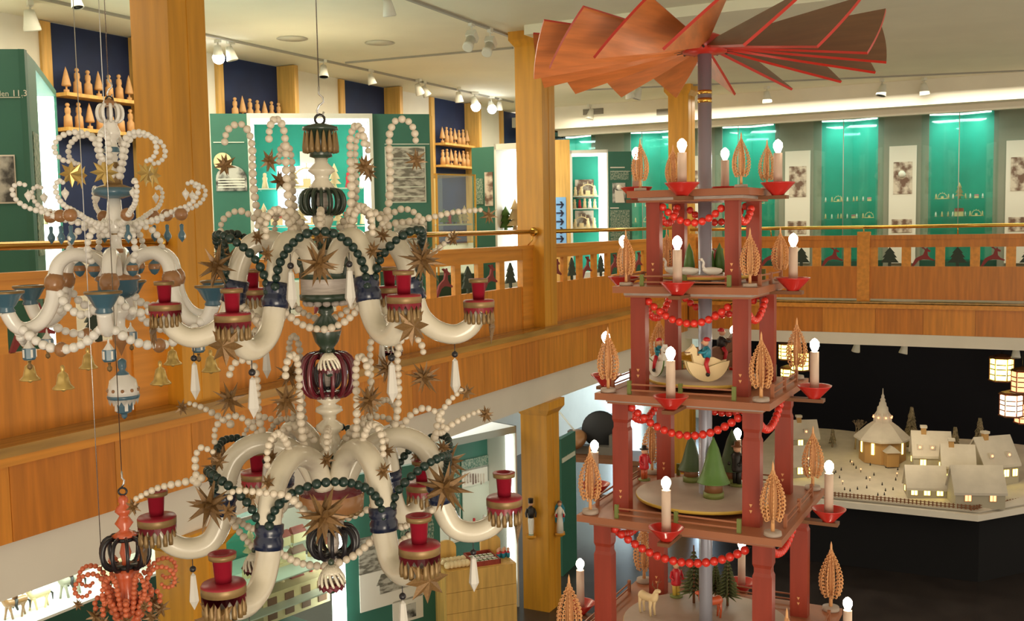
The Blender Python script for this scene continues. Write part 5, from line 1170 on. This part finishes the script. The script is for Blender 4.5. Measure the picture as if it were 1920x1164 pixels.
# ================================================================== GROUND FLOOR, LEFT
# horse parade case
t = thing('wall_showcase', (-6.75, 3.2, 0), 'long low lit wall showcase with a parade of horses, bottom left corner', 'showcase'); L = 2.75
zt, zs = 1.99, atX(120, 1148, -6.4).z
MB().box(0, 0, 0, .35, L, zs).obj('base', 'greend', t); MB().box(0, 0, zs, .35, L, zs+.02).obj('shelf', 'white', t)
MB().box(0, 0, zs+.02, .02, L, zt).obj('light_panel', 'casewhite', t); MB().box(0, 0, zt, .36, L, zt+.03).obj('top', 'ivoryp', t); MB().box(.345, 0, zs+.02, .35, L, zt).obj('glass_pane', 'glass', t); MB().box(0, L, 0, .36, L+.03, zt+.03).obj('end_board', 'beamw', t)
M['casewhite'] = M.get('casewhite')
def horse(y, sc, rz, mname, lb, rider=True):
    o = thing('toy_horse', (-6.59, y, zs+.021), lb, 'toy horse', 'parade of toy horses', rz); o.scale = (sc,)*3
    MB().tube(smooth_path([(.075, 0, .105), (.05, 0, .112), (-.03, 0, .108), (-.06, 0, .118), (-.085, 0, .155), (-.10, 0, .165), (-.13, 0, .145)], 3), [.018, .028, .032, .032, .030, .029, .029, .030, .030, .026, .022, .019, .017, .017, .017, .015, .012, .010, .008], 10).obj('body', mname, o)
    for i, sx in enumerate((-.05, .05)):
        for s_ in (-1, 1): f = .02*s_*(1 if i else -1); MB().tube([(sx, s_*.016, .10), (sx+f*.5, s_*.017, .055), (sx+f, s_*.017, 0)], [.014, .008, .007], 7).obj('leg', mname, o)
    MB().tube([(.075, 0, .115), (.10, 0, .09), (.10, 0, .04)], [.006, .008, .003], 6).tube([(-.055, 0, .148), (-.075, 0, .17), (-.095, 0, .182)], .007, 5).obj('mane_and_tail', 'tblack', o)
    if rider:
        MB().tube([(0, 0, .13), (0, 0, .175), (0, 0, .19)], [.018, .02, .010], 10).ball((0, 0, .207), .014, 10, 7).obj('rider', 'hbrown', o); MB().lathe([(.017, .213), (.012, .225), (0, .23)], 10).obj('hat', 'tblack', o)
        for s_ in (-1, 1): MB().tube([(0, s_*.02, .135), (-.01, s_*.033, .09), (0, s_*.033, .06)], [.012, .010, .007], 7).obj('leg', 'tblack', o)
for i, (y, sc, mn, rd, lb) in enumerate(((3.95, .8, 'hbrown', 0, 'brown toy horse leading the parade, nearest the picture corner'), (4.30, 1.0, 'brown', 1, 'chestnut toy horse with rider, second in the parade'), (4.52, .9, 'tan', 0, 'pale toy horse without rider, middle of the parade'), (4.78, 1.05, 'brown', 1, 'chestnut toy horse with rider, fourth in the parade'), (4.98, 1.0, 'tan', 0, 'cream toy horse behind the second rider'), (5.26, 1.15, 'hgrey', 1, 'large grey toy horse with dark rider at the end of the parade'))): horse(y, sc, -pi/2+pi-.2, mn, lb, rd)
x_ = thing('round_basket', (-6.58, 5.66, zs+.021), 'round pale wooden basket at the right end of the horse showcase', 'basket'); MB().lathe([(.10, 0), (.12, .03), (.12, .18), (.08, .24), (0, .26)], 20).obj('body', 'tan', x_)

al = bpy.data.lights.new('horse_case_light', 'AREA'); al.energy = 16; al.size = .15; al.shape = 'RECTANGLE'; al.size_y = 2.6; al.color = (.95, 1, .95); ao = bpy.data.objects.new('horse_case_light', al); COL.objects.link(ao); ao.location = (-6.5, 4.55, zt-.02); ao.rotation_euler = (0, radians(-15), 0)
# glass vitrine with miniature town
V0, V1 = atH(392, 1000, 8.7), atH(640, 965, 9.6)
p = cabinet_root(V0, V1, 0, 'glass_vitrine', 'lit glass vitrine with a miniature town, below the large chandelier', 'vitrine'); L = p.L; h = p.at(500, 962)[1]; D = .9
MB().box(0, 0, 0, L, D, .5).obj('base', 'greend', p.t); MB().box(0, 0, .5, L, .012, h).box(0, 0, .5, .012, D, h).obj('glass_pane', 'glass', p.t)
MB().box(0, D-.03, .5, L, D, h).obj('back_panel', 'greenl', p.t); MB().box(L-.06, 0, .5, L, .10, h).obj('light_tube', 'tube', p.t); MB().box(0, 0, h, L, D, h+.015).obj('glass_top', 'glass', p.t)
MB().box(0, -.01, h-.01, L, .01, h+.02).obj('edge_trim', 'seam', p.t)
for k, (py, items) in enumerate(((1046, ['pale_tree', 'cone_tree', 'house', 'house', 'white_doll', 'house']), (1085, ['house', 'doll', 'arch', 'house', 'doll', 'house']), (1140, ['house', 'house', 'doll', 'house', 'red_doll', 'house']))):
    z = row(p, 'on shelf %s of the miniature town vitrine' % ['one', 'two', 'three'][k], items, 455, 625, py, .35, 1.3); MB().box(.02, .05, z-.012, L-.08, D-.05, z).obj('glass_shelf', 'glass' if k == 0 else 'whitem', p.t)
a, b, z0, z1 = rect(p, 486, 1110, 612, 1148, .25)
MB().box(a, .2, z0, b, .5, z1-.04).box(a, .17, z1-.045, b, .52, z1-.02).obj('toy_factory', 'tan', p.t)
for k in range(4): x = a+(b-a)*(k+.5)/4; MB().box(x-.05, .19, z0+.03, x+.05, .2, z1-.07).obj('factory_window', 'hbrown', p.t)
# green board with prints
G0, G1 = atH(641, 905, 9.75), atH(822, 868, 10.35)
p = cabinet_root(G0, G1, 0, 'display_board', 'lower green board with engraving and house drawing behind the large chandelier', 'display board'); h = p.at(700, 885)[1]
MB().box(0, 0, 0, p.L, .06, h).obj('board', 'green', p.t); MB().box(-.05, -.02, 0, -.002, .08, h-.15).obj('light_strip', 'tube', p.t)
pr(p, 'engraving', 'engrave', 671, 1010, 742, 1070); a, b, z0, z1 = rect(p, 673, 1078, 792, 1132); pr(p, 'drawing_sheet', 'paper', 673, 1078, 792, 1132)
m = MB(); w_ = b-a; m.box(a+w_*.3, -.018, z0+(z1-z0)*.35, a+w_*.75, -.012, z0+(z1-z0)*.6); m.plate([(a+w_*.25, -.018, z0+(z1-z0)*.6), (a+w_*.8, -.018, z0+(z1-z0)*.6), (a+w_*.7, -.018, z0+(z1-z0)*.85), (a+w_*.33, -.018, z0+(z1-z0)*.88)], (0, 1, 0), .005); m.obj('drawn_house', 'engrave', p.t)
pr(p, 'poster', 'paper', 735, 1128, 792, 1164); pr(p, 'poster_picture', 'bw', 749, 1136, 778, 1158, -.02, .006)
for k in range(3): pr(p, 'text_block', 'text', 750, 985+k*26, 812, 1003+k*26)
# second vitrine with text board and crate chest
Q0, Q1 = atH(838, 832, 10.7), atH(968, 800, 11.4)
p = cabinet_root(Q0, Q1, 0, 'wall_showcase', 'lit green showcase with text sheets, left of the lower column', 'showcase'); L = p.L; h = p.at(900, 812)[1]; D = .5
MB().box(0, 0, h-.08, L, D, h).obj('top_case', 'silverw', p.t); MB().box(0, D-.04, 0, L, D, h-.08).obj('back_panel', 'green', p.t); MB().box(0, 0, 0, .02, D, h-.08).box(L-.02, 0, 0, L, D, h).obj('frame', 'whitem', p.t)
MB().box(L-.06, .05, .3, L-.022, .12, h-.1).obj('light_tube', 'tube', p.t); MB().box(.022, .05, .3, .05, .12, h-.5).obj('light_tube', 'tube', p.t)
def prd(nm, m_, *q): a, b, z0, z1 = rect(p, *q, D-.06); return MB().box(a, D-.055, z0, b, D-.042, z1).obj(nm, m_, p.t)
prd('text_block', 'text', 836, 868, 862, 935); prd('text_block', 'text', 836, 940, 862, 975); prd('picture_sheet', 'paper', 867, 882, 915, 912); prd('picture_strip', 'text', 866, 864, 932, 878); prd('text_sheet', 'ivoryp', 868, 914, 932, 985); prd('small_sheet', 'paper', 838, 955, 864, 985)
m = MB()
for k in range(8): a, b, z0, z1 = rect(p, 871+5*k, 888, 873.5+5*k, 908-(k % 3)*2, D-.06); m.box(a, D-.06, z0, b, D-.055, z1)
m.obj('printed_dolls', 'sepia', p.t)
z = row(p, 'in the green showcase by the lower column', ['doll', 'red_doll', 'white_doll', 'doll', 'cone_tree'], 860, 955, 1000, .25, 1.0)
MB().box(.03, .1, z-.03, L-.07, D-.05, z).obj('shelf', 'whitem', p.t)
c0, c1 = atH(836, 1078, 9.95), atH(968, 1068, 10.2)
p = cabinet_root(c0, c1, 0, 'pine_chest', 'large pale pine chest with toy boxes on top, left of the lower column', 'chest'); L = p.L; h = p.at(890, 1066)[1]
for k in range(4): MB().box(0, .0, .06+k*(h-.06)/4, L, .03, .06+(k+1)*(h-.06)/4-.004).obj('plank', 'pine', p.t)
MB().box(0, .03, .06, L, .42, h-.0).obj('body', 'pine', p.t); MB().box(.0, -.01, 0, L, .43, .06).obj('plinth', 'tblk', p.t)
for k, x in enumerate((.02, L-.24)): MB().plate([(x, .39, h)]+[(x+.22, .39, h)]+[(x+.11+.11*cos(pi*i/8), .39, h+.12+.08*sin(pi*i/8)) for i in range(9)], (0, 1, 0), .03).obj('round_end', 'pine', p.t)
def onchest(x, y, z): P_ = p.o+p.d*x+p.n*y; return (P_.x, P_.y, z)
tb = thing('goods_tray', onchest(L*.42, .04, h), 'shallow red brown tray of small packets on the pine chest', 'tray', None, p.rz); tl = L*.38
MB().box(0, 0, 0, tl, .34, .012).box(0, 0, .012, tl, .012, .05).box(0, .328, .012, tl, .34, .05).box(0, 0, .012, .012, .34, .05).box(tl-.012, 0, .012, tl, .34, .05).obj('tray', 'pred', tb)
for i in range(10):
    x, y = .02+(i % 5)*(tl-.05)/5+.03, .06+(i//5)*.14; q = p.o+p.d*(L*.42+x)+p.n*(.04+y); o = MB().box(-.028, -.045, 0, .028, .045, .03).box(-.03, -.012, .0, .03, .012, .031, 1).obj('packet', ['paper', 'gpost'], None, (q.x, q.y, h+.013), (0, 0, p.rz)); tag(o, 'small white packet with green band, %s in the %s row of the tray' % (ORD[i % 5], ['front', 'back'][i//5]), 'packet', 'packets in the tray')
for i in range(12):
    x, y = .05+(i % 6)*L*.055, .10+(i//6)*.13; o = MB().ball((0, 0, .038), .036, 12, 8, 0, 1.05).obj('wooden_egg', 'tan', None, onchest(x, y, h)); tag(o, 'pale turned egg, %s from left in the %s row on the pine chest' % (ORD[i % 6], ['front', 'back'][i//6]), 'egg', 'turned eggs on the pine chest')
for i in range(5):
    o = MB().lathe([(.018, 0), (.02, .05), (.012, .07), (.016, .09), (0, .11)], 10, mis=[0, 1, 2, 2]).obj('turned_doll', ['tblue', 'tred', 'skin'], None, onchest(L*.84+.035*i*.8, .2+.03*(i % 2), h)); tag(o, 'small blue and red doll, %s from left at the right end of the chest' % ORD[i], 'doll', 'dolls on the pine chest')
# green board and bench right of the lower column
g0, g1 = atH(1052, 822, 12.4), atH(1079, 812, 12.9)
p = cabinet_root(g0, g1, 0, 'display_board', 'tall narrow green board right behind the lower column with painted figures', 'display board'); h = p.at(1065, 816)[1]
MB().box(0, 0, 0, p.L, .06, h).obj('board', 'green', p.t); pr(p, 'rule_line', 'ivoryp', 1053, 859.5, 1077, 860.5); text('A', p, 1062, 857, .05, 'paper', -.012)
t = thing('daylight_window', (-8.79, 0, 0), 'bright bluish window at the end of the ground floor room', 'window')
wp = atY(1158, 770, 21.9); o = MB().box(wp.x-.62, 21.9, wp.z-1.2, wp.x+.52, 21.98, 2.5).obj('window_1', 'window'); o['kind'] = 'structure'; bpy.data.objects.remove(t)
t = thing('turning_lathe', (0, 0, 0), 'workbench with turning lathe, copper lamp and black wheel beside the bright window', 'machine')
wb = atH(1120, 850, 15.5); t.location = (wb.x, wb.y, 0); t.rotation_euler = (0, 0, YAW-.35); zt = wb.z
MB().box(-.75, -.35, zt-.07, .75, .35, zt).obj('bench_top', 'hbrown', t)
for sx in (-1, 1):
    for sy in (-1, 1): MB().box(sx*.65-.04, sy*.28-.04, 0, sx*.65+.04, sy*.28+.04, zt-.07).obj('leg', 'hbrown', t)
MB().box(-.5, -.08, zt, .5, .08, zt+.12).box(-.45, -.07, zt+.12, -.25, .07, zt+.34).box(.2, -.06, zt+.12, .35, .06, zt+.3).obj('lathe_bed', 'vent', t)
MB().lathe([(.0, -.04), (.26, -.04), (.28, -.02), (.28, .02), (.26, .04), (0, .04)], 28).obj('black_wheel', 'tblk', t, (.02, .1, zt+.36), (pi/2, 0, .3))
MB().lathe([(.17, 0), (.15, .07), (.05, .14), (0, .15)], 20).obj('copper_lamp', 'brown', t, (-.28, -.12, zt+.22), (.9, 0, -.4)); MB().tube([(-.28, -.1, zt+.30), (-.6, 0, zt+.62)], .014, 8).obj('lamp_arm', 'whitem', t)
for i in range(14): x = -.7+1.35*((i*7) % 14)/14; MB().ball((0, 0, .02), .03, 8, 6).obj('wood_chip', 'shav', t, (x, -.22+.1*((i*5) % 3), zt))
sw = atY(1087, 746, 21.8)
o = thing('wall_speaker', (sw.x, 21.95, sw.z), 'black ring shaped speaker on the white wall above the lathe', 'speaker'); MB().lathe([(.10, -.03), (.11, .02), (.19, .03), (.2, -.03)], 24).obj('ring', 'tblk', o, (0, -.04, 0), (pi/2, 0, 0)); MB().ball((0, -.06, 0), .05, 12, 8).obj('cone', 'tblk', o)
# painted figures on the lower column
def colfig(px, py, lb, dark):
    P_ = atX(px, py, -4.79) if dark == 0 else atY(px, py, 10.03); 
    o = thing('column_figure', P_, lb, 'wooden figure', 'painted figures on the lower column', YAW)
    MB().box(-.055, -.035, -.02, .055, .05, 0).hexa([(-.02, 0, -.05), (.02, 0, -.05), (.02, .05, -.05), (-.02, .05, -.05), (-.05, -.03, -.02), (.05, -.03, -.02), (.05, .05, -.02), (-.05, .05, -.02)]).obj('bracket', 'col', o)
    if dark:
        MB().lathe([(.030, .0), (.026, .02), (.034, .17), (.028, .21)], 14).obj('apron', 'white', o); MB().lathe([(.036, .2), (.042, .26), (.035, .31), (.015, .33)], 14).obj('jacket', 'tblack', o)
        for s_ in (-1, 1): MB().tube([(s_*.036, 0, .30), (s_*.055, -.01, .25), (s_*.05, -.03, .21)], [.013, .012, .009], 8).obj('arm', 'tblack', o)
        MB().ball((0, 0, .355), .026, 12, 8).obj('head', 'skin', o); MB().lathe([(.028, .365), (.028, .41), (.03, .415), (0, .418)], 14).obj('hat', 'tblack', o); MB().lathe([(.028, .0), (.03, .015)], 12).obj('wreath', 'tgreen', o)
    else:
        MB().lathe([(.042, 0), (.036, .12), (.026, .20), (.032, .27), (.012, .30)], 14).obj('gown', 'white', o)
        for s_ in (-1, 1): MB().tube([(s_*.03, 0, .26), (s_*.05, -.03, .21), (s_*.04, -.08, .20)], [.012, .011, .009], 8).obj('arm', 'white', o); MB().lathe([(.012, 0), (.008, .03), (.012, .035)], 8).obj('candle', 'tred', o, (s_*.04, -.085, .2))
        MB().plate([(.0, .03, .05), (.055, .03, .12), (.06, .03, .27), (.02, .03, .34), (-.02, .03, .34), (-.06, .03, .27), (-.055, .03, .12)], (0, 1, 0), .01).obj('wings', 'tblue', o)
        MB().ball((0, 0, .325), .024, 12, 8).obj('head', 'skin', o); MB().ball((0, .01, .338), .026, 12, 8).obj('hair', 'hbrown', o)
colfig(996, 1003, 'dark jacketed miner figure with white apron on the left face of the lower column', 1); colfig(1050, 998, 'white gowned angel figure with blue wings on the right face of the lower column', 0)

# ================================================================== CEILING FITTINGS
def spot_parts():
    s1 = MB().box(-.05, -.02, -.035, .05, .02, 0).mesh('mount', 'whitem'); s2 = MB().tube([(0, 0, -.03), (0, 0, -.11)], .008, 8).mesh('stem', 'whitem')
    s3 = MB().lathe([(.0, .09), (.035, .085), (.045, .04), (.065, -.06), (.06, -.07), (.05, -.05)], 18).mesh('lamp_head', 'whitem')
    return s1, s2, s3
s1, s2, s3 = spot_parts(); lensd = MB().lathe([(.054, -.062), (.0, -.062)], 16).mesh('lens', 'tblk'); lensl = MB().ball((0, 0, -.05), .066, 16, 10).mesh('lens', 'spotlit')
def spot(px, py, lb, lit=False, tx=.5, rz=0., zc=None, sc=1., surf=None):
    P_ = surf or atZ(px, py, zc or CZ); o = thing('spotlight', P_, lb, 'spotlight', 'ceiling track spotlights', rz); o.scale = (sc,)*3
    link('mount', s1, o); link('stem', s2, o); hd = link('lamp_head', s3, o, (0, 0, -.15), (tx, .2, 0)); link('lens', lensl if lit else lensd, hd); return o
SP = [(56, 2, 'white spotlight at the upper left corner', 0, 1.2), (142, -24, 'spotlight just below the top edge left of the thick column', 0, .8), (408, 74, 'lit spotlight right beside the thick column', 1, 1.0), (432, 76, 'unlit spotlight next to the lit one by the thick column', 0, 1.), (606, 112, 'small unlit spotlight beyond the chandelier wire', 0, 1.), (696, 130, 'dark small spotlight above the third navy niche', 0, .9), (785, 148, 'left spotlight of the close pair above the fourth niche', 0, 1.), (797, 152, 'right spotlight of the close pair above the fourth niche', 0, 1.),
      (860, 164, 'unlit spotlight above the fourth niche, left of two lit lamps', 0, 1.), (890, 172, 'first of two bright lamps left of the tall column', 1, 1.15), (921, 180, 'second of two bright lamps left of the tall column', 1, 1.1), (936, 184, 'small dark spotlight touching the tall column', 0, .9),
      (728, -14, 'single white spotlight at the top edge above the large chandelier', 0, .95)]
for px, py, lb, lit, sc in SP: spot(px, py, lb, bool(lit), .5 if px % 2 else .15, px, None, sc)
# projector pair on the near track
for px, py, lb in ((884, 40, 'left twin cylinder projector lamp on the near ceiling track'), (919, 52, 'right twin cylinder projector lamp on the near ceiling track')):
    o = thing('projector_lamp', atZ(px, py, CZ), lb, 'spotlight', 'ceiling track spotlights', YAW+1.2)
    MB().box(-.04, -.02, -.05, .04, .02, 0).obj('mount', 'whitem', o); MB().tube([(0, 0, -.04), (0, 0, -.12)], .008, 8).obj('stem', 'whitem', o)
    MB().box(-.055, -.05, -.03, .055, .05, .05).lathe([(.05, -.02), (.045, -.12), (.055, -.125), (.055, -.17), (.045, -.17)], 16).obj('lamp_head', 'whitem', o, (0, 0, -.16), (.0, .75, 0)); MB().tube([(0, 0, -.12), (.05, .05, -.09), (.10, .03, -.13), (.08, 0, -.2)], .004, 5).obj('cable', 'whitem', o)
BS = [(1438, 162), (1654, 148), (1733, 146), (1893, 138), (1107, 196), (1240, 188), (1180, 152), (1195, 154)]
BW = ['first from the pyramid pole', 'left of the close two', 'right of the close two', 'nearest the right edge', 'by the left vent', 'behind the fan blades at the right vent', 'left of the pair under the blades', 'right of the pair under the blades']
for (px, py), lb in zip(BS, BW): spot(px, py, 'white spotlight on the back gallery ceiling, '+lb, False, .2, px, None, 1.15)
# track rails and joints on the ceiling
def strip(a, b, nm, w_=.02, m_='seam'):
    a = atZ(*a, CZ); b = atZ(*b, CZ); d = (b-a).normalized(); n = V((-d.y, d.x, 0)); o = MB().obox((a+b)/2-V((0, 0, .01)), d, n, (0, 0, 1), (b-a).length/2, w_, .012).obj(nm, m_); o['kind'] = 'structure'
strip((-60, -35), (962, 190), 'trim_11'); strip((700, -28), (962, 68), 'trim_12'); strip((648, 116), (962, 88), 'trim_13', .012); strip((1080, 168), (1920, 131), 'trim_14', .012)
for k, (px, py) in enumerate(((548, 72), (712, 80))): P_ = atZ(px, py, CZ); o = MB().lathe([(.16, 0), (.17, -.006), (.0, -.008)][::-1], 24).obj('ceiling_disc', 'seamc', None, P_); tag(o, '%s flat round ceiling cover between the two tracks' % ['left', 'right'][k], 'ceiling cover', 'round ceiling covers')
for k, (x0, x1) in enumerate(((1093, 1131), (1231, 1259))):
    a, b = atY(x0, 205, 16.74), atY(x1, 205, 16.74); o = thing('air_vent', (a.x, 16.748, a.z), '%s dark grille vent in the back gallery beam' % ['left', 'right'][k], 'vent', 'vents in the beam'); w_ = b.x-a.x
    MB().box(0, -.006, -.10, w_, 0, 0).obj('backing', 'vent', o)
    for q in range(4): MB().box(.01, -.012, -.09+q*.023, w_-.01, -.006, -.08+q*.023).obj('slat', 'seam', o)
for k, (px, py) in enumerate(((1606, 657), (1695, 657), (1905, 672))): 
    P_ = atY(px, py-12, 15.45); spot(0, 0, 'small spotlight under the back gallery, %s' % ['left one of two above the church', 'right one of two above the church', 'near the yellow lantern'][k], False, .1, k, surf=V((P_.x, P_.y, 2.62)), sc=.95)
